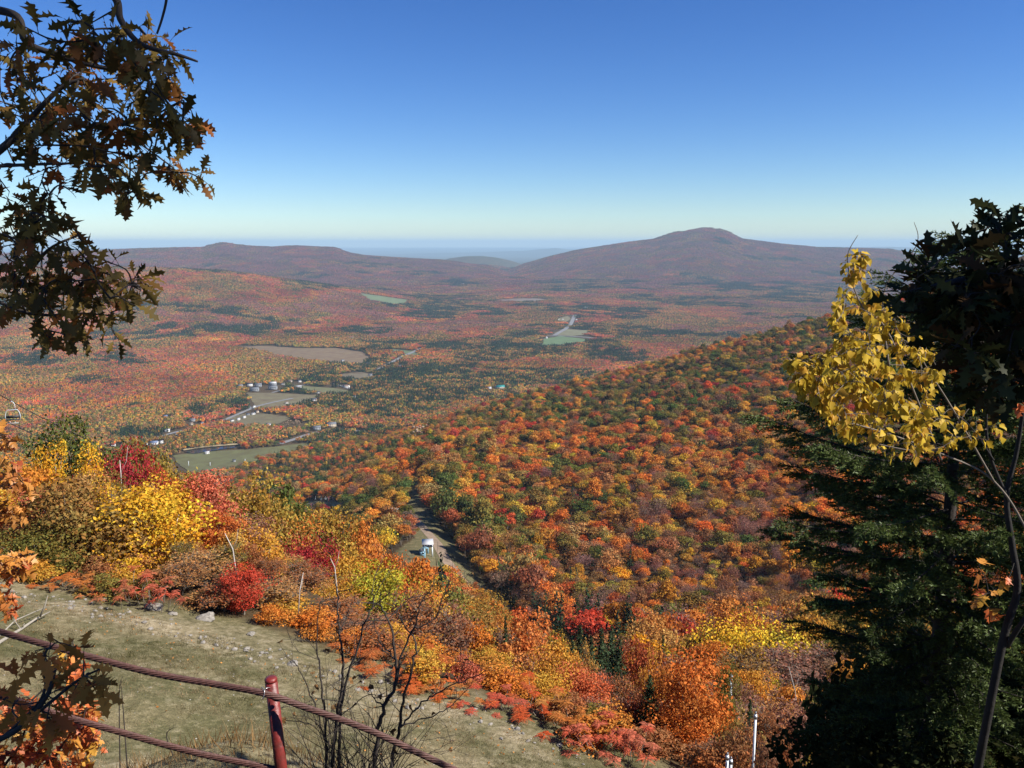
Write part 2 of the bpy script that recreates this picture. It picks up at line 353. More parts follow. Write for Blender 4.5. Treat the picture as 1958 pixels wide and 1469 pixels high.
CONIFER = [   # stands of dark evergreens: centre pixel, half extent in pixels
 (830,597,52,15),(790,603,30,9),(300,640,120,14),(390,632,90,9),(500,630,60,7),(60,690,60,16),(230,690,50,14),(180,730,60,9),(735,715,50,22),(800,705,60,14),(850,712,30,10),(1125,655,50,12),(985,665,60,10),(1170,680,50,14),(950,655,40,10),
 (620,910,100,26),(530,905,60,18),(700,880,70,16),(420,840,20,8),(280,832,50,9),(1010,642,40,8),(860,665,50,9),(405,885,30,7),(380,890,14,6),(445,775,30,10),(390,790,40,12),(545,880,30,9),(1210,690,40,8),(1110,590,60,9),(1190,600,60,10),(1330,545,60,6),(1420,552,60,6),(1500,545,50,6),(940,600,40,6),(1270,640,50,6),(1240,760,40,12),(1220,790,50,14),(1110,965,22,18),(1160,945,12,10),(1500,690,30,10),(1170,790,14,10),(700,598,3,8),(700,635,60,8),(1100,1215,70,40)]
CON = []
for a, b, sa, sb in CONIFER:
    g0 = ground(a, b, 100); g1 = ground(a, b + sb, 100); g2 = ground(a, b - sb, 100)
    CON.append((g0.x, g0.y, sa / FPX * g0.y, max(min((g2.y - g1.y) / 2, 0.25 * g0.y), 4.0)))
def conifer(x, y):
    m = np.zeros(len(x))
    for cx, cy_, sx, sy in CON:
        # stands keep their shape along the sight line
        d = ((x - cx * y / cy_) / sx) ** 2 + ((y - cy_) / sy) ** 2
        m = np.maximum(m, np.exp(-d * 0.9))
    return m

# ------------------------------------------------------------------ the ground
def ground_material():
    m, n, l = mat_new('hillside_ground')
    out = N(n, 'ShaderNodeOutputMaterial'); b = N(n, 'ShaderNodeBsdfPrincipled', Roughness=0.95); b.inputs['Specular IOR Level'].default_value = 0.1
    geo = N(n, 'ShaderNodeNewGeometry')
    def noise(scale, detail=5.0, rough=0.6):
        z = N(n, 'ShaderNodeTexNoise', Scale=scale, Detail=detail, Roughness=rough); l.new(geo.outputs['Position'], z.inputs['Vector']); return z
    def ramp(src, stops):
        r = N(n, 'ShaderNodeValToRGB'); e = r.color_ramp.elements
        while len(e) < len(stops): e.new(0.5)
        for q, (p, c) in zip(e, stops): q.position = p; q.color = (*c, 1)
        l.new(src, r.inputs['Fac']); return r.outputs['Color']
    def mix(f, a, c, blend='MIX'):
        x = N(n, 'ShaderNodeMix', _data_type='RGBA', _blend_type=blend)
        if isinstance(f, float): x.inputs[0].default_value = f
        else: l.new(f, x.inputs[0])
        for s, i in ((a, 6), (c, 7)):
            if isinstance(s, tuple): x.inputs[i].default_value = (*s, 1)
            else: l.new(s, x.inputs[i])
        return x.outputs[2]
    att = lambda nm: N(n, 'ShaderNodeAttribute', _attribute_type='GEOMETRY', _attribute_name=nm).outputs['Fac']
    # grass of the ski slope: olive with dry straw patches and fine specks
    big, fine, speck = noise(0.16, 4), noise(2.2, 6, 0.75), noise(14.0, 3, 0.7)
    g = ramp(big.outputs['Fac'], [(0.30, (0.150, 0.118, 0.060)), (0.50, (0.085, 0.086, 0.034)), (0.66, (0.26, 0.205, 0.115))])
    g2 = ramp(fine.outputs['Fac'], [(0.32, (0.040, 0.040, 0.017)), (0.52, (0.13, 0.113, 0.056)), (0.72, (0.36, 0.30, 0.19))])
    g = mix(0.55, g, g2)
    sp = ramp(speck.outputs['Fac'], [(0.30, (0.45, 0.45, 0.4)), (0.5, (1, 1, 1)), (0.70, (1.5, 1.45, 1.35))])
    g = mix(0.8, g, sp, 'MULTIPLY')
    straw = ramp(fine.outputs['Fac'], [(0.34, (0.10, 0.08, 0.045)), (0.50, (0.30, 0.24, 0.145)), (0.70, (0.48, 0.40, 0.28))])
    g = mix(att('straw'), g, straw)
    # leaf litter under the trees
    lit = ramp(noise(0.9, 6, 0.7).outputs['Fac'], [(0.3, (0.030, 0.022, 0.013)), (0.55, (0.075, 0.050, 0.025)), (0.75, (0.13, 0.075, 0.03))])
    c = mix(att('grass'), lit, g)
    # the far forest, too small to see tree by tree
    f1, f2, f3 = noise(0.0012, 5, 0.6), noise(0.012, 5, 0.75), noise(0.05, 2, 0.8)
    fc = ramp(f2.outputs['Fac'], [(0.30, (0.045, 0.036, 0.022)), (0.44, (0.15, 0.055, 0.032)), (0.58, (0.21, 0.085, 0.042)), (0.72, (0.28, 0.12, 0.055))])
    ev = ramp(f1.outputs['Fac'], [(0.50, (0, 0, 0)), (0.60, (1, 1, 1))])
    evn = mix(1.0, ev, ramp(f2.outputs['Fac'], [(0.40, (1, 1, 1)), (0.62, (0.15, 0.15, 0.15))]), 'MULTIPLY')
    fc = mix(evn, fc, (0.045, 0.060, 0.038))
    fc = mix(0.7, fc, ramp(f3.outputs['Fac'], [(0.33, (0.35, 0.35, 0.4)), (0.5, (1, 1, 1)), (0.68, (1.5, 1.45, 1.4))]), 'MULTIPLY')
    top = ramp(f2.outputs['Fac'], [(0.3, (0.030, 0.042, 0.03)), (0.7, (0.07, 0.065, 0.045))])
    fc = mix(att('crest'), fc, top)
    c = mix(att('far'), c, fc)
    l.new(c, b.inputs['Base Color'])
    bp = N(n, 'ShaderNodeBump', Strength=0.9, Distance=0.10); l.new(fine.outputs['Fac'], bp.inputs['Height'])
    bp2 = N(n, 'ShaderNodeBump', Strength=1.0, Distance=9.0); l.new(f3.outputs['Fac'], bp2.inputs['Height'])
    mn = N(n, 'ShaderNodeMix', _data_type='VECTOR'); l.new(att('far'), mn.inputs[0]); l.new(bp.outputs['Normal'], mn.inputs[4]); l.new(bp2.outputs['Normal'], mn.inputs[5])
    l.new(mn.outputs[1], b.inputs['Normal'])
    l.new(b.outputs['BSDF'], out.inputs['Surface'])
    return m
def build_ground():
    azs = np.concatenate([np.linspace(-180, -40, 36, endpoint=False), np.linspace(-40, 40, 720, endpoint=False), np.linspace(40, 180, 36, endpoint=False)])
    rs = np.concatenate([np.exp(np.arange(math.log(0.3), math.log(60), 0.022)), np.exp(np.arange(math.log(60), math.log(69500), 0.0115))])
    A, Rr = np.meshgrid(np.radians(azs), rs); x = (np.sin(A) * Rr).ravel(); y = (np.cos(A) * Rr).ravel(); z = h(x, y)
    na, nr = len(azs), len(rs)
    i = np.arange(nr - 1)[:, None] * na; k = np.arange(na)[None, :]; k2 = (k + 1) % na
    F = np.stack([i + k, i + na + k, i + na + k2, i + k2], -1).reshape(-1, 4)[:, ::-1]
    V_ = np.stack([x, y, z], 1); V_ = np.concatenate([V_, [[0, 0, hz(0, 0)]]]); c0 = len(V_) - 1
    tri = np.array([(c0, (q + 1) % na, q) for q in range(na)])
    me = mesh_np('ground', V_, [F, tri[:, ::-1]], None, True)
    x, y = V_[:, 0], V_[:, 1]; r = np.hypot(x, y)
    nearm = r < 1200
    gr = np.zeros(len(x)); xn, yn = x[nearm], y[nearm]
    gg = np.maximum(inside(TRAIL_POLY, xn, yn), inside(LIFT_POLY, xn, yn)).astype(float) * 0.9
    eyn = np.interp(xn, [p_[0] for p_ in EDGE], [p_[1] for p_ in EDGE]); gg = np.maximum(gg, np.clip((eyn + 3.2 + 1.5 * fbm(xn / 2.5, yn / 2.5, 58, 3) - yn) / 1.2, 0, 1) * (yn > 3.5) * (np.abs(xn) < 60)); gr[nearm] = gg
    straw = np.exp(-(((x + 6.5) / 7.5) ** 2 + ((y - 24) / 3.2) ** 2)) * np.clip(0.55 + 1.2 * fbm(x / 3.0, y / 1.6, 55, 3), 0, 1)
    straw = 1.25 * straw + 0.8 * np.clip(fbm(x / 6.0, y / 2.5, 57, 3) - 0.15, 0, 1) * (r < 70)
    # stony rim along the far edge of the mown slope
    e = np.array(EDGE); ey = np.interp(x, e[:, 0], e[:, 1]); rim = np.exp(-((y - ey + 1.6) / 1.3) ** 2) * (x < 2) * (y < 60)
    straw = np.clip(straw + 0.9 * rim * np.clip(.6 + fbm(x / 1.2, y / .8, 59, 3), 0, 1), 0, 1)
    far = np.clip((r - 5200) / 1800, 0, 1)
    crest = np.zeros(len(x)); u = x / np.maximum(y, 1)
    for y0, lo, hi, n0 in ((11300, 0.10, 0.45, 300), (10500, -0.60, -0.1, 240)):
        k = (np.abs(y - y0) < 1700) & (u > lo) & (u < hi)
        crest[k] = np.clip((z_ := V_[k, 2]) / 200 * 0.0 + (1 - np.abs(y[k] - y0) / 700) + 0.6 * fbm(x[k] / 700, y[k] / 400, 8, 3) - 0.1, 0, 0.85)
    crest = np.where((y > 11700) & (u > -0.13) & (u < 0.06), .8, crest); crest = np.where(r > 15000, .9, crest)
    for nm, v in (('grass', gr), ('straw', straw), ('far', far), ('crest', crest)):
        a = me.attributes.new(nm, 'FLOAT', 'POINT'); a.data.foreach_set('value', v.astype(np.float32))
    me.materials.append(ground_material())
    o = obj('ground', me); tag(o, 'autumn hillsides and valley floor stretching to the horizon', None, None, 'structure')
build_ground()

# ------------------------------------------------------------------ trees
PAL = dict(orange=(.60,.255,.052), ember=(.56,.180,.050), red=(.50,.085,.050), crimson=(.34,.045,.052), gold=(.55,.36,.060), yellow=(.66,.46,.045),
           olive=(.225,.200,.050), green=(.105,.150,.040), rust=(.34,.165,.070), mauve=(.27,.160,.115), tan=(.43,.275,.105), spruce=(.030,.056,.027), lime=(.40,.42,.050), pink=(.54,.18,.105))
M_LEAF = leaf_mat('autumn_leaf', None, 0.32, shift=(1.08, 0.70, 0.60))
M_SPR = leaf_mat('spruce_needles', None, 0.12, vlo=0.5, vhi=1.4, shift=(1.0, 0.8, 0.8))
M_PATCH = leaf_mat('distant_leaf', None, 0.3, colattr='tcol')
M_BARK = paint('grey_brown_bark', (0.22, 0.185, 0.145), 0.9, 0.5, 9, 0.6)
M_BIRCH = paint('pale_birch_bark', (0.62, 0.58, 0.52), 0.8, 0.0, 5, 0.3, col2=(0.33, 0.29, 0.25))
M_DARKBARK = paint('dark_bark', (0.055, 0.042, 0.034), 0.9, 0.5, 14, 0.6)

def unit(n, g):
    v = g.normal(size=(n, 3)); return v / np.linalg.norm(v, axis=1)[:, None]
def cards(C, size, g, aspect=0.62, out=None, bias=0.8, up=0.35, sj=0.35):
    """Diamond leaf cards round the points C; out: direction each card leans to face."""
    n = len(C); nn = unit(n, g)
    if out is not None: nn = nn + out * bias
    nn[:, 2] += up; nn /= np.linalg.norm(nn, axis=1)[:, None]
    a = np.cross(nn, unit(n, g)); a /= np.linalg.norm(a, axis=1)[:, None]; b = np.cross(nn, a)
    s = (np.asarray(size) * (1 + sj * (g.random(n) * 2 - 1)))[:, None] * 0.5
    Vv = np.stack([C + a * s, C + b * s * aspect + nn * s * .15, C - a * s, C - b * s * aspect + nn * s * .15], 1).reshape(-1, 3)
    return Vv, np.arange(4 * n).reshape(-1, 4)
def clumps_of(nc, g, rx, rz, zc, flat=0.0, lower=-0.55):
    """Centres of the boughs of leaves that make up one crown, an uneven dome."""
    out = []
    tries = 0
    while len(out) < nc and tries < 4000:
        tries += 1
        d = unit(1, g)[0]
        if d[2] < lower: continue
        r = g.random() ** 0.45 * 0.80
        p = np.array([d[0] * rx * r, d[1] * rx * r, zc + d[2] * rz * r])
        if all(np.linalg.norm((p - q[0]) / (rx, rx, rz)) > 0.30 for q in out) or tries > 2500:
            out.append((p, (0.30 + 0.20 * g.random())))
    return out
def crown_np(g, nc, per, rx, rz, zc, size, flat=0.75, shell=0.45, lower=-0.55, loose=0.0, **kw):
    cl = clumps_of(nc, g, rx, rz, zc, lower=lower); Cs = []; O = []; K = []; Vr = []
    sq = 0.85 + 0.3 * g.random(2); ph = g.random(6) * 6.28
    for p, r in cl:
        a = math.atan2(p[1], p[0]); lob = 1 + loose * (0.30 * math.sin(2 * a + ph[0]) + 0.22 * math.sin(3 * a + ph[1] + p[2]))      # lopsided outline
        p[:2] *= sq * lob; p[2] += loose * 0.5 * g.normal() * rz * 0.25
        f = 1 + loose * (g.random() - 0.55); m = int(per * (0.6 + 0.8 * g.random()) * f); d = unit(m, g); rad = (shell + (1 - shell) * g.random(m)) ** 0.6 * (1 + loose * 0.55 * g.random(m) ** 4)
        Cs.append(p + d * rad[:, None] * np.array([rx, rx, rz * flat * (1 - .25 * loose)]) * r * 1.15 * f); O.append(d)
        K.append(np.clip(g.random() + .25 * g.normal(size=m), 0, 1)); Vr.append(g.random(m))
    C = np.concatenate(Cs); Vv, F = cards(C, size, g, out=np.concatenate(O), **kw)
    return Vv, F, np.concatenate(Vr), np.concatenate(K), cl
def limbs(mb, g, H, r0, cl, fork=0.35, n=6, lean=(0, 0), wob=0.03):
    """Tapered trunk with a limb to each bough."""
    top = H * 0.80; pts = []; m = 7
    for i in range(m):
        f = i / (m - 1); pts.append((lean[0] * f * H + g.normal() * wob * H * 0.4 * (f > 0), lean[1] * f * H + g.normal() * wob * H * 0.4 * (f > 0), -0.4 + f * (top + 0.4)))
    rs = [r0 * (1.25 if i == 0 else 1) * (1 - 0.85 * i / (m - 1)) for i in range(m)]
    mb.tube(pts, rs, n)
    for p, r in cl:
        f = min(max(fork + 0.5 * (p[2] / H - fork) * g.random(), 0.15), 0.9); i = f * (m - 1); a = int(min(i, m - 2)); t = i - a
        b = np.array(pts[a]) * (1 - t) + np.array(pts[a + 1]) * t; rr = r0 * (1 - 0.85 * f) * 0.55
        mid = (b + p) / 2 + np.array([0, 0, 0.04 * H]) + g.normal(size=3) * 0.02 * H
        mb.tube([b, mid, p], [rr, rr * 0.6, rr * 0.2], max(n - 2, 3), False)
TPL = {}
def tpl(kind, trunk_mesh, crown_mesh, H, rx): TPL.setdefault(kind, []).append((trunk_mesh, crown_mesh, H, rx))
def join_np(name, parts, mats):
    """parts: (mesh) list -> one mesh with a material each, for the massed forest."""
    bm = bmesh.new()
    for i, p in enumerate(parts):
        k = len(bm.faces); bm.from_mesh(p); bm.faces.ensure_lookup_table()
        for f in bm.faces[k:]: f.material_index = i
    me = bpy.data.meshes.new(name); bm.to_mesh(me); bm.free()
    for m in mats: me.materials.append(m)
    return me
def make_templates():
    for k in range(8):     # full round hardwood seen close
        g = np.random.default_rng(100 + k); H = 9.0; rx = 3.1 + 0.5 * g.random(); rz = 3.6 + 0.5 * g.random()
        Vv, F, vr, kl, cl = crown_np(g, 30, 260, rx, rz, 5.1, 0.27, lower=-0.9, loose=1.0)
        mb = MB(); limbs(mb, g, H, 0.16, cl)
        tpl('round', mb.mesh('trunk', M_BARK, True), mesh_np('crown', Vv, F, M_LEAF, False, {'var': vr, 'clump': kl}), H, rx)
    for k in range(4):     # tall narrow hardwood with pale bark
        g = np.random.default_rng(140 + k); H = 10.0; rx = 1.9 + 0.3 * g.random()
        Vv, F, vr, kl, cl = crown_np(g, 22, 190, rx, 4.2, 5.8, 0.25, lower=-0.95, loose=1.0)
        mb = MB(); limbs(mb, g, H, 0.12, cl, 0.25, lean=(g.normal() * .04, g.normal() * .04))
        tpl('tall', mb.mesh('trunk', M_BIRCH, True), mesh_np('crown', Vv, F, M_LEAF, False, {'var': vr, 'clump': kl}), H, rx)
    for k in range(5):     # half-bare, twiggy tree
        g = np.random.default_rng(170 + k); H = 7.0; rx = 2.3
        cl = clumps_of(22, g, rx, 3.0, 4.0, lower=-0.9); mb = MB(); limbs(mb, g, H, 0.09, cl, 0.15, 5, wob=0.05)
        tips = []
        for p, r in cl:
            for _ in range(20):
                d = unit(1, g)[0]; d[2] = abs(d[2]) * 0.9 + 0.15; L = 0.5 + 0.8 * g.random(); q = p + d * L
                mb.tube([p + g.normal(size=3) * .12, p + d * L * .5 + g.normal(size=3) * .06, q], [.018, .012, .006], 3, False); tips += [p + d * L * t for t in (0.35, 0.5, .6, .7, 0.8, .9, 1.0, 1.05)]
        tips = np.array(tips); tips = tips[g.random(len(tips)) < 0.8] ; C = tips + g.normal(size=(len(tips), 3)) * 0.16
        Vv, F = cards(C, 0.21, g)
        tpl('twiggy', mb.mesh('trunk', M_BARK, False), mesh_np('crown', Vv, F, M_LEAF, False, {'var': g.random(len(C)), 'clump': g.random(len(C))}), H, rx)
    for k in range(4):     # low shrub clothed to the ground
        g = np.random.default_rng(200 + k); H = 3.0; rx = 1.7
        Vv, F, vr, kl, cl = crown_np(g, 18, 150, rx, 1.6, 1.35, 0.20, lower=-0.9, loose=1.0)
        mb = MB()
        for p, r in cl: mb.tube([(g.normal() * .15, g.normal() * .15, -.3), (p[0] * .5, p[1] * .5, p[2] * .5), p], [.035, .025, .01], 4, False)
        tpl('shrub', mb.mesh('stems', M_BARK, False), mesh_np('foliage', Vv, F, M_LEAF, False, {'var': vr, 'clump': kl}), H, rx)
    for k in range(4):     # sumac: bare stems with sprays of long drooping leaflets
        g = np.random.default_rng(230 + k); H = 2.6; mb = MB(); Vs = []; Fs = []; vr = []; kl = []; b = 0
        for s in range(16):
            p = np.array([g.normal() * .8, g.normal() * .8, 0]); q = p * 1.35 + np.array([g.normal() * .3, g.normal() * .3, 1.0 + 1.3 * g.random()])
            mb.tube([p + (0, 0, -.3), (p + q) / 2 + g.normal(size=3) * .08, q], [.03, .022, .014], 4, False)
            ck = g.random()
            for f in range(11):
                a = g.random() * 6.283; el = 0.5 * g.random() - 0.05; L = 0.38 + 0.2 * g.random(); d = np.array([math.cos(a), math.sin(a), 0]); sd_ = np.array([-d[1], d[0], 0])
                for j in range(8):
                    t = (j + 1) / 8; c = q + d * L * t + np.array([0, 0, L * (el * 2 * t - 0.9 * t * t)])
                    for sg in (-1, 1):
                        e = sd_ * sg * (0.17 * math.sin(math.pi * (0.15 + 0.8 * t))) + d * 0.05 + np.array([0, 0, -0.07])
                        wv = d * 0.028
                        Vs += [c, c + e * .5 + wv, c + e, c + e * .5 - wv]; Fs.append((b, b + 1, b + 2, b + 3)); b += 4; vr.append(g.random()); kl.append(ck)
        tpl('sumac', mb.mesh('stems', M_BARK, False), mesh_np('foliage', np.array(Vs), np.array(Fs), M_LEAF, False, {'var': vr, 'clump': kl}), H, 1.5)
    for k in range(3):     # spruce seen close
        g = np.random.default_rng(260 + k); H = 7.0; mb = MB(); mb.tube([(0, 0, -.4), (0, 0, H * .5), (0, 0, H)], [.13, .08, .01], 6); C = []; O = []; kl = []
        for i in range(150):
            f = (i + g.random()) / 150; z = 0.3 + f * (H - 0.4); L = (1 - f) ** 0.85 * 1.75 * (0.75 + .4 * g.random()) + 0.06; a = i * 2.399 + g.normal() * .2
            d = np.array([math.cos(a), math.sin(a), 0]); m = max(int(L * 26), 5); t = g.random(m); sd_ = np.array([-d[1], d[0], 0])
            pts = np.array([0, 0, z]) + d * (L * t)[:, None] + sd_ * (g.normal(size=m) * .22 * L * (1 - t * .7))[:, None] + np.array([0, 0, 1]) * (-.25 * L * t + .12 * L * t * t + g.normal(size=m) * .03)[:, None]
            C.append(pts); O.append(np.tile(d, (m, 1))); kl.append(np.full(m, g.random()))
        C = np.concatenate(C); Vv, F = cards(C, 0.30, g, aspect=0.3, out=np.concatenate(O), bias=0.1, up=0.9)
        tpl('spruce', mb.mesh('trunk', M_DARKBARK, True), mesh_np('crown', Vv, F, M_SPR, False, {'var': g.random(len(C)), 'clump': np.concatenate(kl)}), H, 1.7)
    for k in range(10):     # hardwood of the middle distance
        g = np.random.default_rng(300 + k); H = 11.0; rx = 3.3 + 1.5 * g.random(); rz = 2.8 + 1.4 * g.random()
        Vv, F, vr, kl, cl = crown_np(g, 18, 85, rx, rz, 7.2, 0.66, lower=-0.45, loose=.8, bias=1.5, up=0.2)
        mb = MB(); limbs(mb, g, H, 0.2, cl[:5], 0.4, 4)
        tpl('mid', mb.mesh('trunk', M_BARK, False), mesh_np('crown', Vv, F, M_LEAF, False, {'var': vr, 'clump': kl}), H, rx)
    for k in range(3):     # the same, nearly bare: a haze of twigs
        g = np.random.default_rng(330 + k); H = 10.0; rx = 3.8
        Vv, F, vr, kl, cl = crown_np(g, 16, 95, rx, 3.3, 6.6, 0.55, lower=-0.6, loose=.8, aspect=0.28, bias=0.1)
        mb = MB(); limbs(mb, g, H, 0.17, cl, 0.3, 4)
        tpl('mid_bare', mb.mesh('trunk', M_BARK, False), mesh_np('crown', Vv, F, M_LEAF, False, {'var': vr, 'clump': kl}), H, rx)
    for k in range(3):     # spruce of the middle distance
        g = np.random.default_rng(350 + k); H = 13.0; C = []; O = []; kl = []
        for i in range(42):
            f = (i + g.random()) / 42; L = (1 - f) ** 0.9 * 2.7 * (.75 + .4 * g.random()) + .15; a = i * 2.399; d = np.array([math.cos(a), math.sin(a), 0]); m = max(int(L * 4.5), 2); t = g.random(m) ** .7
            C.append(np.array([0, 0, .8 + f * (H - .9)]) + d * (L * t)[:, None] + g.normal(size=(m, 3)) * .18 - np.array([0, 0, 1]) * (.3 * L * t)[:, None]); O.append(np.tile(d, (m, 1))); kl.append(np.full(m, g.random()))
        C = np.concatenate(C); Vv, F = cards(C, 0.95, g, aspect=0.5, out=np.concatenate(O), bias=.5, up=.7)
        mb = MB(); mb.tube([(0, 0, -.5), (0, 0, H)], [.2, .02], 4)
        tpl('mid_spruce', mb.mesh('trunk', M_DARKBARK, False), mesh_np('crown', Vv, F, M_SPR, False, {'var': g.random(len(C)), 'clump': np.concatenate(kl)}), H, 2.6)
make_templates()

# massed forest: points with a size, a turn and a colour; a template tree or a patch of trees stands on each
def template_collection(name, meshes):
    c = bpy.data.collections.new(name)
    for i, m in enumerate(meshes): c.objects.link(bpy.data.objects.new('%s_%02d' % (name, i), m))
    return c
def scatter(name, P, rot, sc, idx, tint, coll, label):
    me = bpy.data.meshes.new(name); n = len(P); me.vertices.add(n); me.vertices.foreach_set('co', np.asarray(P, np.float32).ravel())
    for nm, ty, v, key in (('turn', 'FLOAT_VECTOR', rot, 'vector'), ('size', 'FLOAT_VECTOR', sc, 'vector'), ('pick', 'INT', idx, 'value')):
        a = me.attributes.new(nm, ty, 'POINT'); a.data.foreach_set(key, np.asarray(v, np.int32 if ty == 'INT' else np.float32).ravel())
    a = me.attributes.new('tint', 'FLOAT_COLOR', 'POINT'); a.data.foreach_set('color', np.concatenate([np.asarray(tint, np.float32), np.ones((n, 1), np.float32)], 1).ravel())
    o = obj(name, me); tag(o, label, 'forest', None, 'stuff')
    ng = bpy.data.node_groups.new(name, 'GeometryNodeTree')
    ng.interface.new_socket('Geometry', in_out='INPUT', socket_type='NodeSocketGeometry'); ng.interface.new_socket('Geometry', in_out='OUTPUT', socket_type='NodeSocketGeometry')
    q = ng.nodes; l = ng.links; gi = q.new('NodeGroupInput'); go = q.new('NodeGroupOutput')
    ci = q.new('GeometryNodeCollectionInfo'); ci.inputs['Collection'].default_value = coll; ci.inputs['Separate Children'].default_value = True; ci.inputs['Reset Children'].default_value = True
    ip = q.new('GeometryNodeInstanceOnPoints'); ip.inputs['Pick Instance'].default_value = True
    def na(nm, ty):
        x = q.new('GeometryNodeInputNamedAttribute'); x.data_type = ty; x.inputs['Name'].default_value = nm; return x.outputs['Attribute']
    l.new(gi.outputs[0], ip.inputs['Points']); l.new(ci.outputs[0], ip.inputs['Instance']); l.new(na('pick', 'INT'), ip.inputs['Instance Index'])
    l.new(na('turn', 'FLOAT_VECTOR'), ip.inputs['Rotation']); l.new(na('size', 'FLOAT_VECTOR'), ip.inputs['Scale']); l.new(ip.outputs[0], go.inputs[0])
    md = o.modifiers.new('trees', 'NODES'); md.node_group = ng
    return o
def pick_colours(keys, probs, n, g):
    """probs: (n, len(keys)) weights per tree."""
    p = probs / probs.sum(1)[:, None]; c = p.cumsum(1); r = g.random(n)[:, None]; i = np.minimum((r > c).sum(1), len(keys) - 1)
    pal = np.array([PAL[k] for k in keys]); col = pal[i] * (0.8 + 0.4 * g.random((n, 1))) * (1 + 0.10 * g.normal(size=(n, 3)))
    return np.clip(col, 0.01, 0.9), i
def jgrid(x0, x1, y0, y1, s, g, j=0.42):
    X, Y = np.meshgrid(np.arange(x0, x1, s), np.arange(y0, y1, s * 0.9)); X[1::2] += s / 2
    X = X + (g.random(X.shape) * 2 - 1) * s * j; Y = Y + (g.random(X.shape) * 2 - 1) * s * j
    return X.ravel(), Y.ravel()
# ------------------------------------------------------------------ fields, roads, the lift line, buildings (they clear their own ground before the woods are laid)
from mathutils.geometry import delaunay_2d_cdt
def drape(name, P, mat, lift, step, label=None):
    """A sheet over the ground inside outline P (x, y), a little above it, with a ragged rim."""
    n = len(P); B = []
    for i in range(n):
        a, b = P[i], P[(i + 1) % n]; m = max(int(np.linalg.norm(b - a) / step), 1)
        for k in range(m): B.append(a + (b - a) * k / m)
    B = np.array(B); c = B.mean(0); d = B - c
    B = c + d * (1 + 0.05 * fbm(B[:, 0] / (step * 4), B[:, 1] / (step * 4), 91, 3))[:, None]
    gx, gy = np.meshgrid(np.arange(B[:, 0].min(), B[:, 0].max(), step), np.arange(B[:, 1].min(), B[:, 1].max(), step)); gx, gy = gx.ravel(), gy.ravel()
    k = inside(B, gx, gy); pts = [Vector(p) for p in B] + [Vector((x, y)) for x, y in zip(gx[k], gy[k])]
    vs, _, fs, *_ = delaunay_2d_cdt(pts, [], [list(range(len(B)))], 1, 1e-4)
    xy = np.array([tuple(v) for v in vs]); z = h(xy[:, 0], xy[:, 1]) + lift
    F = np.array([f for f in fs if len(f) == 3], np.int32)
    a = xy[F[:, 1]] - xy[F[:, 0]]; b = xy[F[:, 2]] - xy[F[:, 0]]; fl = (a[:, 0] * b[:, 1] - a[:, 1] * b[:, 0]) < 0; F[fl] = F[fl][:, ::-1]
    o = obj(name, mesh_np(name, np.column_stack([xy, z]), F, mat, True)); return tag(o, label, None, None, 'structure')
def strip(name, L, Rr, mat, lift, label=None, cols=4):
    t = np.linspace(0, 1, cols + 1)[None, :, None]; Q = L[:, None] * (1 - t) + Rr[:, None] * t; xy = Q.reshape(-1, 2); z = h(xy[:, 0], xy[:, 1]) + lift
    n, m = Q.shape[:2]; i = np.arange(n - 1)[:, None] * m; k = np.arange(m - 1)[None]; F = np.stack([i + k, i + k + 1, i + m + k + 1, i + m + k], -1).reshape(-1, 4)
    o = obj(name, mesh_np(name, np.column_stack([xy, z]), F, mat, True)); return tag(o, label, None, None, 'structure')
def build_land():
    for (pts, c, what), P in zip(FIELDS, FIELD_P):
        size = float(np.max(P.max(0) - P.min(0))); m = paint('field_grass', tuple(v * .78 for v in c), 0.95, 0.0, 0.03, col2=(c[0] * .52, c[1] * .42, c[2] * .42))
        drape('field', P, m, 0.9 if P[:, 1].mean() > 1200 else 0.25, max(size / 45, 3), what)
    asphalt = paint('pale_worn_asphalt', (0.20, 0.195, 0.195), 0.9, 0.2, 0.05)
    for a, b in ROAD_P: strip('road', a, b, asphalt, 1.3, 'grey country road crossing the valley')
    c_, w_ = smooth_line([UY(765,966,585), UY(782,972,560), UY(800,984,515), UY(822,999,478), UY(838,1014,448), UY(848,1030,420), UY(872,1048,394), UY(930,1085,352), UY(1010,1150,315)], [3, 4, 5, 6, 6.5, 6.5, 7, 5, 4], 60)
    a, b = ribbon(c_, w_); strip('dirt_road', a, b, paint('packed_dirt', (0.26, 0.185, 0.125), 0.95, 0.45, 0.25), 0.12, 'dirt track along the ski trail')
    # the reservoir: a strip of dark water behind an earth bank
    P = poly_xy([(352,866),(395,859),(445,855),(452,858),(400,865),(370,870)], 600.0); wm, n, l = mat_new('still_dark_water'); o_ = N(n, 'ShaderNodeOutputMaterial'); pb = N(n, 'ShaderNodeBsdfPrincipled', Roughness=0.15); pb.inputs['Base Color'].default_value = (0.03, 0.028, 0.03, 1); l.new(pb.outputs[0], o_.inputs[0])
    drape('water', P, wm, 2.0, 8, 'dark strip of water of the small reservoir')
    KEEP_CLEAR.append(poly_xy([(330,872),(352,866),(452,852),(470,862),(392,880)], 600.0))
    a_, b_ = ribbon(*smooth_line(poly_xy([(350,863),(395,856.5),(445,852.5),(462,852)], 600.0), [14, 14, 14, 10], 20)); strip('bank', a_, b_, paint('straw_bank', (0.36, 0.28, 0.15), .95, .3, .05), 2.6, 'straw coloured bank behind the reservoir')
build_land()

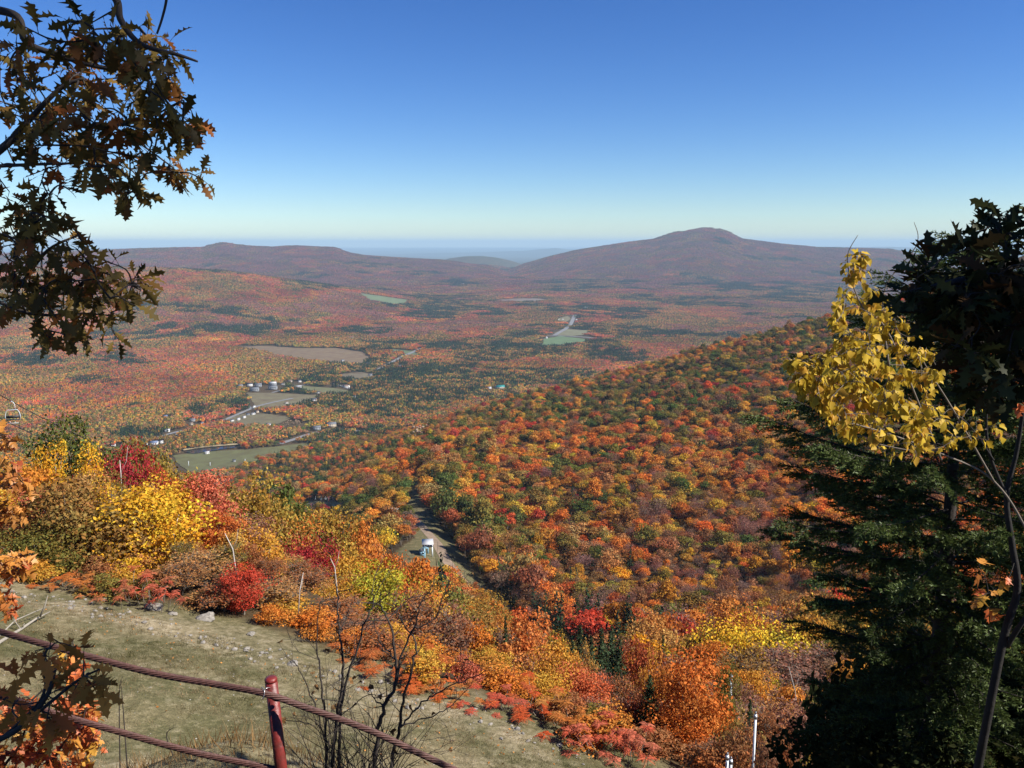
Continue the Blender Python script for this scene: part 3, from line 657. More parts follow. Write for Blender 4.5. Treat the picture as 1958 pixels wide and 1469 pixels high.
M_WHITE = paint('white_clapboard', (0.62, 0.61, 0.58), 0.7, 0.08, 0.6); M_CREAM = paint('cream_siding', (0.45, 0.38, 0.28), 0.7, 0.1, 0.6)
M_GREYW = paint('grey_siding', (0.24, 0.25, 0.26), 0.8, 0.15, 0.6); M_ROOFG = paint('grey_shingle', (0.15, 0.16, 0.175), 0.85, 0.3, 0.8); M_ROOFD = paint('dark_shingle', (0.06, 0.065, 0.08), 0.85, 0.3, 0.8)
M_ROOFT = paint('tan_shingle', (0.22, 0.155, 0.12), 0.85, 0.25, 0.8); M_ROOFB = paint('slate_blue_roof', (0.16, 0.20, 0.30), 0.6, 0.2, 0.8); M_TEAL = paint('green_metal_roof', (0.03, 0.22, 0.20), 0.45, 0.2, 0.5)
M_ROOFW = paint('pale_metal_roof', (0.48, 0.48, 0.48), 0.5, 0.1, 0.6); M_PANE = paint('dark_window_glass', (0.03, 0.035, 0.045), 0.15, 0.1, 1.0); M_REDW = paint('barn_red_boards', (0.30, 0.045, 0.035), 0.8, 0.3, 1.5); M_BRICK = paint('brick', (0.24, 0.10, 0.07), 0.9, 0.3, 3)
def house(name, px, row, wpx, label, wall=None, roof=None, turn=0.3, storeys=1, depth=0.62, cat='house', front=True, pos=None, group=None):
    p = pos or ground(px, row, 600.0); y = p.y; Wd = max(wpx / FPX * y * .72, 6.0); D = Wd * depth; H = 2.9 * storeys + 0.5; rh = D * 0.30
    e = empty(name, (p.x, p.y, p.z + 1.2 if y > 1200 else p.z), turn)
    if wpx >= 2:
        for k in range(0, int(34 + Wd * .4), 9): CLEAR_SPOTS.append((p.x - k * p.x / y, p.y - k, Wd * 0.5 + 2))
    mb = MB(); mb.box((0, 0, H / 2 - 1.5), (Wd, D, H + 3))
    mb.add([(-Wd / 2, -D / 2, H), (-Wd / 2, D / 2, H), (-Wd / 2, 0, H + rh), (Wd / 2, -D / 2, H), (Wd / 2, D / 2, H), (Wd / 2, 0, H + rh)], [], [(0, 2, 1), (3, 4, 5)]); mb.build('wall', wall or M_WHITE, e)
    mb = MB(); o = 0.45; th = 0.22
    for s in (-1, 1):
        a = [(-Wd / 2 - o, s * (D / 2 + o), H - rh * 2 * o / D + .03), (Wd / 2 + o, s * (D / 2 + o), H - rh * 2 * o / D + .03), (Wd / 2 + o, 0, H + rh + .03), (-Wd / 2 - o, 0, H + rh + .03)]
        mb.add(a + [(q[0], q[1], q[2] + th) for q in a], [(3, 2, 1, 0), (4, 5, 6, 7), (0, 1, 5, 4), (1, 2, 6, 5), (2, 3, 7, 6), (3, 0, 4, 7)])
    rf = mb.build('roof', roof or M_ROOFG, e)
    if y < 3600 and wpx >= 8:
        c = MB(); c.box((Wd * .22, D * .12, H + rh + .5), (0.9, 0.9, 2.0)); c.build('chimney', M_BRICK, rf)
        n_ = max(int(Wd / 4.5), 2)
        for st in range(storeys):
            for i in range(n_):
                w_ = MB(); w_.box((-Wd / 2 + Wd * (i + .5) / n_, -D / 2 - .03, 1.6 + 2.9 * st), (1.5, .08, 1.4)); w_.build('window', M_PANE, e)
    tag(e, label, cat, group); return e
def build_town():
    L = [
     ('townhouse',478,739,13,'dark roofed townhouse at the head of the upper row of grey townhouses',M_WHITE,M_ROOFD,.5,2), ('townhouse',494,740,17,'grey townhouse with its gable beside the dark roofed one',M_GREYW,M_ROOFG,.2,2),
     ('townhouse',487,749,22,'long grey townhouse block lowest on the left of the cluster',M_GREYW,M_ROOFG,.1,2), ('townhouse',522,737,18,'pale grey townhouse block in the upper middle of the cluster',M_GREYW,M_ROOFW,.05,2),
     ('townhouse',522,745,22,'pale grey townhouse block just below another of its kind',M_GREYW,M_ROOFG,.05,2), ('townhouse',459,740,14,'low grey townhouse half hidden by yellow trees',M_GREYW,M_ROOFG,.1,1),
     ('small_house',541,737,8,'small white house between the grey blocks and the lane',M_WHITE,M_ROOFG,.4,1), ('small_house',555,731,10,'pale low house at the top of the lane',M_CREAM,M_ROOFT,.1,1), ('small_house',573,731,8,'white house at the upper bend of the lane',M_WHITE,M_ROOFG,.5,1),
     ('long_house',571,742,14,'low white building beside the orange trees',M_WHITE,M_ROOFW,.15,1), ('long_house',662,742,17,'white walled building with a tan roof beside the lawn',M_WHITE,M_ROOFT,-.35,1),
     ('small_house',609,753,9,'white house with dark roof among trees below the lane',M_WHITE,M_ROOFD,.3,1), ('long_house',600,767,15,'low flat white building half shaded by trees',M_WHITE,M_ROOFD,.1,1), ('small_house',548,773,8,'small bright white house alone on the meadow rim',M_WHITE,M_ROOFT,.5,1),
     ('tall_house',486,783,7,'tall white house at the right end of the road cluster',M_WHITE,M_ROOFW,1.2,2), ('small_house',477,782,9,'dark roofed house beside the tall white one',M_GREYW,M_ROOFD,.3,1), ('small_house',492,790,8,'cream house below the tall white one',M_CREAM,M_ROOFT,.8,1),
     ('small_house',484,794,10,'white house with a sunlit gable under the cream one',M_WHITE,M_ROOFG,.9,1), ('small_house',474,795,9,'dark roofed house beside the road bend',M_GREYW,M_ROOFD,.4,1), ('small_house',467,801,8,'first of three bright white gabled cottages from the right',M_WHITE,M_ROOFW,1.0,1),
     ('small_house',456,804,8,'middle one of three bright white gabled cottages',M_WHITE,M_ROOFW,1.0,1), ('small_house',444,807,9,'leftmost of three bright white gabled cottages by the road',M_WHITE,M_ROOFD,1.0,1),
     ('small_house',677,762,9,'white house with crossed gables among red trees',M_WHITE,M_ROOFG,.7,1), ('long_house',513,815,12,'white twin house alone above the valley bottom trees',M_WHITE,M_ROOFG,.1,1), ('small_house',317,799,10,'blue grey house in the red woods above the road',M_GREYW,M_ROOFB,.2,1),
     ('long_house',320,826,13,'bright white house at the foot of the left road',M_WHITE,M_ROOFW,.4,1), ('small_house',338,833,7,'small pale house below the bright white one',M_CREAM,M_ROOFG,.6,1), ('small_house',366,813,9,'cream house by the road with yellow shrubs',M_CREAM,M_ROOFT,.4,1),
     ('long_house',368,806,14,'grey roofed house across the road from the cream one',M_GREYW,M_ROOFG,.15,1), ('small_house',387,812,7,'small white house where the road straightens',M_WHITE,M_ROOFG,.3,1), ('long_house',295,850,20,'white building with slate blue roof at the far left of the village',M_WHITE,M_ROOFB,.15,1),
     ('small_house',309,848,8,'white gabled house beside the slate blue roof',M_WHITE,M_ROOFW,.9,1), ('small_house',279,852,8,'low white shed left of the slate blue roof',M_WHITE,M_ROOFG,.1,1), ('small_house',217,854,10,'small red roofed house behind the crimson tree',M_WHITE,M_REDW,.1,1),
     ('pavilion',396,869,11,'white pavilion on the green field',M_WHITE,M_ROOFW,.5,1), ('apartment_block',606,823,20,'long grey roofed block in the valley bottom woods',M_GREYW,M_ROOFG,.25,2), ('apartment_block',634,817,24,'longer grey roofed block further up the same woods',M_CREAM,M_ROOFG,.3,2),
     ('small_house',655,692,9,'white farmhouse on the lower rim of the tan field',M_WHITE,M_ROOFG,.3,1), ('long_house',672,648,11,'long white house in red woods above the tan field',M_WHITE,M_ROOFG,.05,1), ('small_house',730,637,7,'cream house in a small clearing above the road',M_CREAM,M_ROOFW,.4,1),
     ('long_house',766,702,11,'white house with its green lawn below the straight road',M_WHITE,M_ROOFG,.4,1), ('small_house',811,676,7,'dark roofed house at the top of the straight road',M_GREYW,M_ROOFD,.4,1), ('small_house',751,676,5,'small white house in trees beside the tan field',M_WHITE,M_ROOFG,.4,1),
     ('small_house',704,697,8,'grey house between the tan field and straight road',M_GREYW,M_ROOFG,.4,1), ('long_house',708,719,10,'long grey shed left of the evergreen stand',M_GREYW,M_ROOFG,.2,1), ('barn',956,743,24,'long barn with a teal green roof beyond the spur',M_CREAM,M_TEAL,.18,1), ('small_house',936,745,9,'pale low house beside the teal roofed barn',M_WHITE,M_ROOFW,.2,1),
     ('small_house',1102,613,4,'white house highest of three beside the far road',M_WHITE,M_ROOFW,.5,1), ('small_house',1107,619,6,'white house in the middle of three beside the far road',M_WHITE,M_ROOFW,.5,1), ('small_house',1112,626,4,'white house lowest of three beside the far road',M_WHITE,M_ROOFW,.5,1),
     ('small_house',1068,612,3,'tiny white house left of the yellow lawn',M_WHITE,M_ROOFW,.5,1), ('small_house',1076,612,3,'tiny white house beside the yellow lawn',M_WHITE,M_ROOFW,.5,1), ('long_house',1120,590,9,'longest white building of the far hamlet row',M_WHITE,M_ROOFW,.1,1), ('small_house',1129,592,5,'white house second in the far hamlet row',M_WHITE,M_ROOFW,.3,1),
     ('small_house',1138,592,5,'white house at the end of the far hamlet row',M_WHITE,M_ROOFW,.3,1), ('small_house',1075,583,3,'lone white house above the far hamlet',M_WHITE,M_ROOFW,.3,1), ('silo',1045,648,2.6,'white silo at the corner of the far green field',M_WHITE,M_ROOFW,.3,2),
     ('small_house',860,532,3,'white speck of a church in the far valley',M_WHITE,M_ROOFW,1.2,2), ('long_house',884,544,7,'pale cluster building in the far valley village',M_WHITE,M_ROOFW,.1,1), ('small_house',1031,547,3,'white farmhouse left of the big mountain foot',M_WHITE,M_ROOFW,.3,1), ('small_house',1171,553,4,'white farmhouse under the big mountain',M_WHITE,M_ROOFW,.3,1), ('small_house',1365,552,4,'white farmhouse on the dark woods under the mountain',M_WHITE,M_ROOFW,.3,1),
     ('small_shed',448,885,4,'small dark shed by the field trees',M_GREYW,M_ROOFD,.3,1), ('small_house',688,865,6,'white roof showing through the evergreen belt',M_WHITE,M_ROOFW,.3,1)]
    for r in L: house(r[0], r[1], r[2], r[3], r[4], r[5], r[6], r[7], r[8], 0.9 if r[0] == 'silo' else 0.6, 'house' if 'house' in r[0] else r[0].replace('_', ' '), group='buildings of the valley villages')
build_town()

# ------------------------------------------------------------------ ski lift things
M_STEELW = paint('white_painted_steel', (0.72, 0.78, 0.82), 0.4, 0.1, 1.5); M_BLUE = paint('pale_blue_painted_steel', (0.28, 0.50, 0.62), 0.45, 0.15, 1.5); M_REDP = paint('red_painted_steel', (0.20, 0.020, 0.016), 0.42, 0.0, 18, .35, col2=(0.10, 0.022, 0.016)); M_GREYS = paint('grey_steel', (0.30, 0.31, 0.33), 0.4, 0.2, 3, metal=0.6); M_BLACK = paint('black_rubber', (0.02, 0.02, 0.022), 0.6, 0.2, 3)
def P3(px, row, y):
    p = at(px, row, y); return Vector((p.x, p.y, hz(p.x, p.y)))
def lift_tower(p, H, mat, arm, label, turn, group):
    e = empty('lift_tower', p, turn)
    b = MB(); b.tube([(0, 0, -1), (0, 0, H)], [0.38, 0.28], 10); b.build('pole', mat, e, True)
    b = MB(); b.box((0, 0, H + .15), (arm, .35, .3)); b.box((0, .0, H + .75), (arm * .5, .12, .12)); b.tube([(-arm * .25, 0, H + .3), (-arm * .25, 0, H + .8)], .06, 5); b.tube([(arm * .25, 0, H + .3), (arm * .25, 0, H + .8)], .06, 5); b.build('crossarm', mat, e)
    for s in (-1, 1):
        b = MB(); b.box((s * arm * .46, 0, H - .02), (.12, 2.4, .16))
        for k in range(5): b.tube([(s * arm * .46 - .12, -1 + .5 * k, H - .2), (s * arm * .46 + .12, -1 + .5 * k, H - .2)], .2, 8)
        b.build('sheave_train', M_GREYS, e)
    b = MB(); [b.box((.36, 0, .6 + .5 * k), (.1, .4, .03)) for k in range(int(H * 2 - 2))]; b.build('ladder', M_GREYS, e)
    return tag(e, label, 'lift tower', group)
def lift_chair(p, turn, sc, label, group, seat_mat):
    e = empty('lift_chair', p, turn); e.scale = (sc, sc, sc)
    b = MB(); b.box((0, 0, 0), (.18, .42, .14)); b.build('grip', M_GREYS, e)
    b = MB(); b.tube([(0, 0, 0), (.22, 0, -.15), (.34, 0, -.45), (.36, 0, -1.15)], .035, 6); b.build('hanger', M_STEELW, e, True)
    b = MB(); fr = [(-.62, 0, -1.16), (.62, 0, -1.16), (.80, 0.0, -1.5), (.92, .0, -2.05), (.86, .0, -2.45)]
    b.tube([(-.86, 0, -2.45), (-.92, 0, -2.05), (-.80, 0, -1.5)] + fr, .035, 6); b.tube([(-.86, 0, -2.45), (-.80, -.5, -2.5)], .03, 5); b.tube([(.86, 0, -2.45), (.80, -.5, -2.5)], .03, 5); b.build('frame', M_STEELW, e, True)
    b = MB(); b.box((0, -.26, -2.46), (1.72, .5, .07)); b.build('seat', seat_mat, e)
    b = MB(); b.box((0, .03, -2.14), (1.72, .06, .34)); b.build('backrest', seat_mat, e)
    b = MB(); b.tube([(-.7, -.5, -2.9), (.7, -.5, -2.9)], .025, 5); b.tube([(-.3, -.5, -2.9), (-.3, -.3, -2.5)], .02, 4); b.tube([(.3, -.5, -2.9), (.3, -.3, -2.5)], .02, 4); b.build('footrest', M_STEELW, e)
    return tag(e, label, 'lift chair', group)
def build_lifts():
    base = P3(818, 1060, 415); base.z = hz(base.x, base.y); turn = .12
    e = empty('lift_terminal', base, turn); e.scale = (.88, .88, .9)
    b = MB(); b.box((0, 0, 6.6), (6.0, 9.0, 1.5), 0, .93); b.build('housing', M_STEELW, e)
    b = MB(); b.box((0, 0, 7.48), (6.5, 9.5, .25)); b.build('roof', M_ROOFW, e)
    for k in range(4):
        b = MB(); b.box((-2.1 + 1.4 * k, -4.46, 6.45), (1.3, .14, .85)); b.build('window', M_PANE, e)
    for s in (-1, 1):
        b = MB(); b.box((s * 2.55, -3.2, 2.6), (.7, .7, 6.6)); b.build('leg', M_BLUE if s < 0 else M_STEELW, e)
    b = MB(); b.box((0, 3.0, 2.6), (1.2, 1.2, 6.6)); b.build('mast', M_BLUE, e)
    b = MB(); b.tube([(0, -1.5, 5.3), (0, -1.5, 5.6)], [2.3, 2.3], 20); b.build('bullwheel', M_GREYS, e)
    tag(e, 'white roofed lift terminal on legs at the bend of the ski trail', 'lift terminal')
    hut = P3(808, 1064, 410); e = empty('operator_hut', hut, .3); b = MB(); b.box((0, 0, 1.2), (2.6, 2.2, 3.0)); b.build('wall', M_BLUE, e); b = MB(); b.box((0, 0, 2.85), (3.0, 2.6, .25)); b.build('roof', M_ROOFD, e); b = MB(); b.box((.2, -1.12, 1.7), (1.4, .06, .9)); b.build('window', M_PANE, e); tag(e, 'small blue operator hut beside the lift terminal', 'hut')
    p = P3(812, 1066, 398); lift_tower(p, 6.5, M_BLUE, 3.6, 'pale blue lift tower right in front of the terminal', turn, 'pale blue lift towers')
    p = P3(793, 1096, 352); lift_tower(p, 6.0, M_BLUE, 4.6, 'pale blue lift tower further down the near side of the terminal', turn, 'pale blue lift towers')
    p = P3(776, 1120, 318); lift_tower(p, 3.0, M_BLUE, 4.6, 'pale blue lift tower showing only its head above brown trees', turn, 'pale blue lift towers')
    for px, hgt, lb in ((629, 9.5, 'red lift tower with crossarm in front of the dark trees'), (595, 8.0, 'plain red lift tower at the left of the sunlit grass patch')):
        p = P3(px, 968, 880); lift_tower(p, hgt, M_REDP, 5.0, lb, 1.1, 'red lift towers')
    for px in (603, 613, 622, 636, 646):
        p = at(px, 949, 905); lift_chair(p, 1.2 + px * .1, 1.35, 'grey empty chair on the shaded red tower lift', 'grey chairs hanging by the red towers', M_GREYS)
    # red building with pale roofs beside the trail
    p = P3(752, 978, 560); e = empty('lift_building', p, -.35); b = MB(); b.box((0, 0, 2.2), (7.5, 8, 5.4)); b.build('wall', M_REDW, e)
    b = MB(); b.add([(-4.3, -4.8, 4.9), (4.3, -4.8, 4.9), (4.3, 0, 6.6), (-4.3, 0, 6.6), (-4.3, 4.8, 4.9), (4.3, 4.8, 4.9), (-4.3, -4.8, 4.7), (4.3, -4.8, 4.7)], [(0, 1, 2, 3), (3, 2, 5, 4), (6, 7, 1, 0)]); b.build('roof', M_ROOFW, e)
    b = MB(); b.box((0, -2.4, 5.95), (5.5, .7, .08)); b.build('skylight', M_PANE, e); b = MB(); b.box((-1.5, -4.03, 2.0), (1.2, .08, 2.2)); b.build('door', M_PANE, e)
    tag(e, 'red building with pale roof and dark skylight by the trail', 'building')
    p = P3(761, 990, 520); e = empty('lift_shed', p, -.75); b = MB(); b.box((0, 0, 1.6), (4.6, 11, 4.4)); b.build('wall', M_REDW, e)
    b = MB(); b.add([(-2.7, -6, 3.6), (2.7, -6, 4.6), (2.7, 6, 4.6), (-2.7, 6, 3.6), (-2.7, -6, 3.84), (2.7, -6, 4.84), (2.7, 6, 4.84), (-2.7, 6, 3.84)], [(3, 2, 1, 0), (4, 5, 6, 7), (0, 1, 5, 4), (1, 2, 6, 5), (2, 3, 7, 6), (3, 0, 4, 7)]); b.build('roof', M_ROOFW, e); tag(e, 'long shed with pale sloping roof in front of the red building', 'shed')
    for q in ((752, 978, 560, 9), (761, 990, 520, 10), (818, 1060, 415, 10), (808, 1064, 405, 10), (793, 1096, 350, 11), (629, 968, 870, 16), (595, 968, 870, 16)):
        c = P3(*q[:3])
        for k in range(0, 22, 7): CLEAR_SPOTS.append((c.x - k * c.x / c.y, c.y - k, q[3]))
    # the near chair on its rope, at the left edge of the view
    yc = 92.0; a = at(22, 768, yc)
    lift_chair(a, .35, .8, 'white framed empty lift chair hanging above the orange trees', None, M_BLACK)
    for k, (q, r_) in enumerate((((-150, 687), (190, 872)), ((-150, 718), (190, 884)))):
        b = MB(); P_ = [at(q[0] + (r_[0] - q[0]) * t, q[1] + (r_[1] - q[1]) * t + 9 * math.sin(t * math.pi), yc + (t - .5) * 26 + 6 * k) for t in np.linspace(-2.2, 1.5, 40)]
        if k == 0:
            i = min(range(40), key=lambda i: abs(P_[i].x - a.x)); d = a - P_[i]; P_ = [v + d for v in P_]
        b.tube(P_, .045, 5); tag(b.build("haul_rope", M_BLACK), ['upper haul rope carrying the white framed chair', 'lower return rope below the white framed chair'][k], 'lift rope', 'ropes of the near lift')
    for px, row, hp in ((361, 893, 11), (402, 892, 7), (469, 889, 10), (541, 884, 8)):
        p = ground(px, row, 1000.0); e = empty('light_pole', p); H = hp / FPX * p.y; b = MB(); b.tube([(0, 0, -1), (0, 0, H)], [.5, .4], 6); b.build('pole', M_STEELW, e); b = MB(); b.box((0, -.3, H), (2.0, 1.0, .8)); b.build('lamp_head', M_STEELW, e)
        tag(e, {361: 'leftmost white light pole on the green field', 402: 'short white light pole in the middle of the green field', 469: 'white light pole near the dirt path of the green field', 541: 'white light pole at the edge of the evergreen belt'}[px], 'light pole', 'light poles on the green field')
build_lifts()

def rock_mesh(g, n=2, rough=.28, flat=.7):
    bm = bmesh.new(); bmesh.ops.create_icosphere(bm, subdivisions=n, radius=1.0); k = g.normal(size=(7, 3))
    for v in bm.verts:
        c = np.array(v.co); d = 1.0
        for q in k:
            q_ = q / np.linalg.norm(q); t = c @ q_
            if t > .55: d -= (t - .55) * .55                       # broken faces
        d += rough * (fbm(np.array([c[0] * 1.7 + k[0, 0]]), np.array([c[1] * 1.7 + c[2] * 1.3]), int(abs(k[0, 1]) * 50), 3)[0])
        v.co = v.co * d; v.co.z *= flat
    me = bpy.data.meshes.new('rock'); bm.to_mesh(me); bm.free(); return me
M_TANROCK = paint('tan_quarry_rock', (0.36, 0.24, 0.15), 0.9, 0.45, 0.22, .5); M_PALEROCK = paint('pale_grey_rock', (0.30, 0.27, 0.23), 0.9, 0.5, 5, .6)
def build_outcrops():
    g = np.random.default_rng(41)
    for px, row, y, w_, hh, n, lb in ((800, 822, 1330, 32, 17, 30, 'tall tan rock pile at the low end of the spur'), (822, 800, 1480, 30, 10, 16, 'low tan rocks right behind the tall rock pile'), (566, 848, 2020, 62, 12, 30, 'pale rock heap beside the valley road'), (720, 815, 1700, 60, 6, 18, 'low pale rocks scattered in the valley bottom woods')):
        c = at(px, row, y); e = empty('rock_outcrop', (c.x, c.y, hz(c.x, c.y))); z0 = min(-y * T(row), hz(c.x, c.y) + 12) - hz(c.x, c.y) if y < 1600 else 1.0
        bm = bmesh.new()
        for i in range(n):
            f = g.random(); r = (1.1 + 2.4 * g.random()) * (1.3 if hh > 20 else .8); me = rock_mesh(g, 2); M_ = Matrix.Translation((g.normal() * w_ * .33 * (1 - .6 * f), g.normal() * 6, max(z0, 0) * .5 + f * hh)) @ Matrix.Rotation(g.random() * 6, 4, 'Z') @ Matrix.Diagonal((r, r, r * .9, 1))
            me.transform(M_); bm.from_mesh(me); bpy.data.meshes.remove(me)
        me = bpy.data.meshes.new('rocks'); bm.to_mesh(me); bm.free(); me.materials.append(M_TANROCK); obj('rocks', me, e); tag(e, lb, 'rock outcrop')
        for k in range(0, 50, 10): CLEAR_SPOTS.append((c.x - k * c.x / c.y, c.y - k, w_ * .5))
build_outcrops()
def patch_mesh(name, S, spacing, per, size, kinds, seed, spr_share):
    """A square of forest S metres wide: every tree a small crown of cards with its own colour."""
    g = np.random.default_rng(seed); X, Y = jgrid(-S / 2, S / 2, -S / 2, S / 2, spacing, g)
    keys = [k for k, _ in kinds]; col, _ = pick_colours(keys, np.tile([w_ for _, w_ in kinds], (len(X), 1)), len(X), g)
    Cs, O, T_, var, kl = [], [], [], [], []
    for x, y, c in zip(X, Y, col):
        if g.random() < spr_share:
            H = 11 + 5 * g.random(); f = g.random(per) ** 1.3; a = g.random(per) * 6.283; r = (1 - f) * 2.3 * (.5 + .5 * g.random(per))
            C = np.stack([x + np.cos(a) * r, y + np.sin(a) * r, 1 + f * (H - 1)], 1); o = np.stack([np.cos(a), np.sin(a), np.full(per, .5)], 1); c = np.array((.036, .058, .032)) * (0.8 + .6 * g.random())
        else:
            H = 8 + 5 * g.random(); rx = spacing * (0.48 + .2 * g.random()); o = unit(per, g); o[:, 2] = np.abs(o[:, 2]) * 1.1 - 0.25
            C = np.array([x, y, H * .64]) + o * np.array([rx, rx, H * .34]) * (0.75 + .3 * g.random(per))[:, None]
        Cs.append(C); O.append(o); T_.append(np.tile(c, (per, 1))); var.append(g.random(per)); kl.append(np.full(per, g.random() * .5))
    C = np.concatenate(Cs); Vv, F = cards(C, size, g, out=np.concatenate(O), aspect=.75, bias=1.1)
    return mesh_np(name, Vv, F, M_PATCH, False, {'var': np.concatenate(var), 'clump': np.concatenate(kl)}, {'tcol': np.concatenate(T_)})
MIXES = [  # what grows in a patch, share of evergreens: red-pink, gold-olive, evergreen, greyish mauve, orange
 ([('ember', .34), ('pink', .24), ('rust', .24), ('red', .07), ('mauve', .11)], .03),
 ([('gold', .18), ('olive', .34), ('tan', .22), ('orange', .10), ('rust', .10), ('green', .06)], .08),
 ([('olive', .4), ('green', .4), ('rust', .2)], .80),
 ([('mauve', .5), ('rust', .25), ('tan', .1), ('pink', .15)], .03),
 ([('orange', .36), ('ember', .22), ('tan', .18), ('gold', .12), ('rust', .12)], .04)]
def patches(pref, S, spacing, per, size, nvar, seed):
    return [patch_mesh('%s' % pref, S, spacing, per, size, MIXES[t][0], seed + 10 * t + k, MIXES[t][1]) for t in range(5) for k in range(nvar)]

# what the lookout can see: highest sight line so far along each direction
_UB = np.linspace(-0.8, 0.8, 401)
_YV = np.exp(np.linspace(math.log(50), math.log(14000), 500))
_HV = np.array([h(u * _YV, _YV) / _YV for u in _UB]); _RM = np.maximum.accumulate(_HV, axis=1)
def seen(x, y, z, top=14.0, margin=12.0):
    u = np.clip(x / y, -0.799, 0.799); i = ((u + 0.8) / 1.6 * 400).astype(int)
    j = np.clip(np.searchsorted(_YV, y * 0.985) - 1, 0, len(_YV) - 1)
    return (z + top + margin) / y > _RM[i, j]
def px_of(x, y): return CPX + FPX * 0.965 * x / y

def build_forest():
    g = np.random.default_rng(77)
    # ---- tree by tree out to the crest of the right-hand spur
    Xs, Ys = [], []
    for y0, y1, s in ((64, 97, 4.4), (97, 420, 4.8), (420, 900, 5.4), (900, 1800, 6.8)):
        X, Y = jgrid(-0.74 * y1, 0.74 * y1, y0, y1, s, g); Xs.append(X); Ys.append(Y)
    X = np.concatenate(Xs); Y = np.concatenate(Ys); P = px_of(X, Y)
    k = (np.abs(X / Y) < 0.72) & ((P > 430) | (Y < 260)) & ((Y > 97) | (P > 1060)) & ~blocked(X, Y); X, Y, P = X[k], Y[k], P[k]
    Z = h(X, Y); k = seen(X, Y, Z); X, Y, Z, P = X[k], Y[k], Z[k], P[k]
    NTL = np.array([(760, 1060), (785, 1084), (812, 1078), (850, 1078), (900, 1122), (960, 1164), (1050, 1218), (1085, 1240), (1130, 1245), (1200, 1240), (1260, 1236), (1340, 1228)]); e0 = np.interp(Y, TR_P[::-1, 1], TR_P[::-1, 0])   # the near ridge stays below the gully behind it
    near_ = (X < e0) & (Y < 345) & (P > 772) & (P < 1260); rowl = np.interp(P, NTL[:, 0], NTL[:, 1]) + np.where((P > 1075) & (P < 1210) & (Y < 125), 55, 0)
    hmax = np.where(near_, -Y * np.array([T(r) for r in rowl]) - Z, 99.0); k = hmax > 1.6; X, Y, Z, P, hmax = X[k], Y[k], Z[k], P[k], hmax[k]; n = len(X)
    n1 = fbm(X / 160, Y / 160, 31, 3); n2 = fbm(X / 70, Y / 70, 35, 3); n3 = fbm(X / 260, Y / 260, 38, 2)
    keys = ['orange', 'ember', 'gold', 'olive', 'rust', 'mauve', 'red', 'green', 'tan', 'crimson', 'yellow', 'spruce']
    W = np.tile([.18, .045, .15, .29, .11, .10, .010, .13, .11, .003, .02, .014], (n, 1))
    col_ = {k_: i for i, k_ in enumerate(keys)}
    def boost(nm, f): W[:, col_[nm]] *= f
    boost('green', np.exp(2.2 * n1)); boost('olive', np.exp(1.6 * n1)); boost('orange', np.exp(-1.3 * n1)); boost('red', np.exp(3.2 * n2)); boost('ember', np.exp(3.0 * n2)); boost('gold', np.exp(-1.5 * n2)); boost('mauve', np.exp(2.5 * n3))
    low = np.exp(-((P - 1250) / 330.0) ** 2 - ((Y - 420) / 130.0) ** 2)      # greyish nearly bare trees at the foot of the spur
    boost('mauve', 1 + 11 * low); boost('rust', 1 + 3.5 * low); boost('green', 1 - .8 * low); boost('olive', 1 - .3 * low)
    redz = np.exp(-((P - 1000) / 95.0) ** 2 - ((Y - 600) / 75.0) ** 2) + .8 * np.exp(-((P - 910) / 60.0) ** 2 - ((Y - 640) / 50.0) ** 2)
    fr = Y < 97; boost('mauve', np.where(fr, 5, 1)); boost('green', np.where(fr, .3, 1)); boost('spruce', np.where(fr, .2, 1))
    boost('red', 1 + 6 * redz); boost('crimson', 1 + 14 * redz); boost('ember', 1 + 4 * redz); boost('green', 1 - .8 * np.clip(redz, 0, 1))
    hi = np.clip((Y - 780) / 500, 0, 1) * np.clip((P - 950) / 300, 0, 1)
    boost('olive', 1 + 1.5 * hi); boost('green', 1 + 2.4 * hi); boost('gold', 1 + .3 * hi); boost('rust', 1 + .8 * hi); boost('orange', 1 - .15 * hi)
    con = conifer(X, Y); W[:, col_['spruce']] += 6 * np.clip(con - .35, 0, 1) ** 1.0 * (con > .35)
    nearl = (Y < 330) & (P < 1120); boost('orange', np.where(nearl, 1.5, 1)); boost('olive', np.where(nearl, 1.25, 1)); boost('gold', np.where(nearl, 1.3, 1))
    e0 = np.interp(Y, TR_P[::-1, 1], TR_P[::-1, 0]); gully = (X > e0) & (X < e0 + 27) & (Y > 225) & (Y < 392); W[:, col_['spruce']] += np.where(gully, 2.6, 0)  # extra spruces along the trail edge, their dark colour in place of shade
    col, ki = pick_colours(keys, W, n, g)
    spr = ki == col_['spruce']; bare = (ki == col_['mauve']) | ((ki == col_['rust']) & (g.random(n) < .4))
    order = ['mid'] * 10 + ['mid_bare'] * 3 + ['mid_spruce'] * 3
    idx = np.where(spr, 13 + g.integers(0, 3, n), np.where(bare, 10 + g.integers(0, 3, n), g.integers(0, 10, n)))
    edge_ = np.interp(Y, TR_P[::-1, 1], TR_P[::-1, 0]); byt = (X > edge_) & (X < edge_ + 34) & (Y > 250) & (Y < 820)
    sc = np.clip(np.exp(.40 * g.normal(size=n) + .35 * n2) * .77, .34, 1.6) * np.where(byt, 1.3, 1.0) * np.where(spr, 0.85, 1.0) * np.where(Y < 420, 0.88, 1.0) * np.where(Y < 97, 0.52, 1.0)
    sc = np.minimum(sc, np.maximum(hmax, 1.6) / 12.0)
    SC3 = np.stack([sc * (0.9 + .2 * g.random(n)), sc * (0.9 + .2 * g.random(n)), sc * (0.80 + .35 * g.random(n) + .35 * (g.random(n) < .15))], 1)
    ROT = np.stack([g.normal(size=n) * .04, g.normal(size=n) * .04, g.random(n) * 6.283], 1)
    # ---- the largest stand as things of their own
    vis = (np.abs(X / Y) < 0.60) & seen(X, Y, Z, 10, 0)
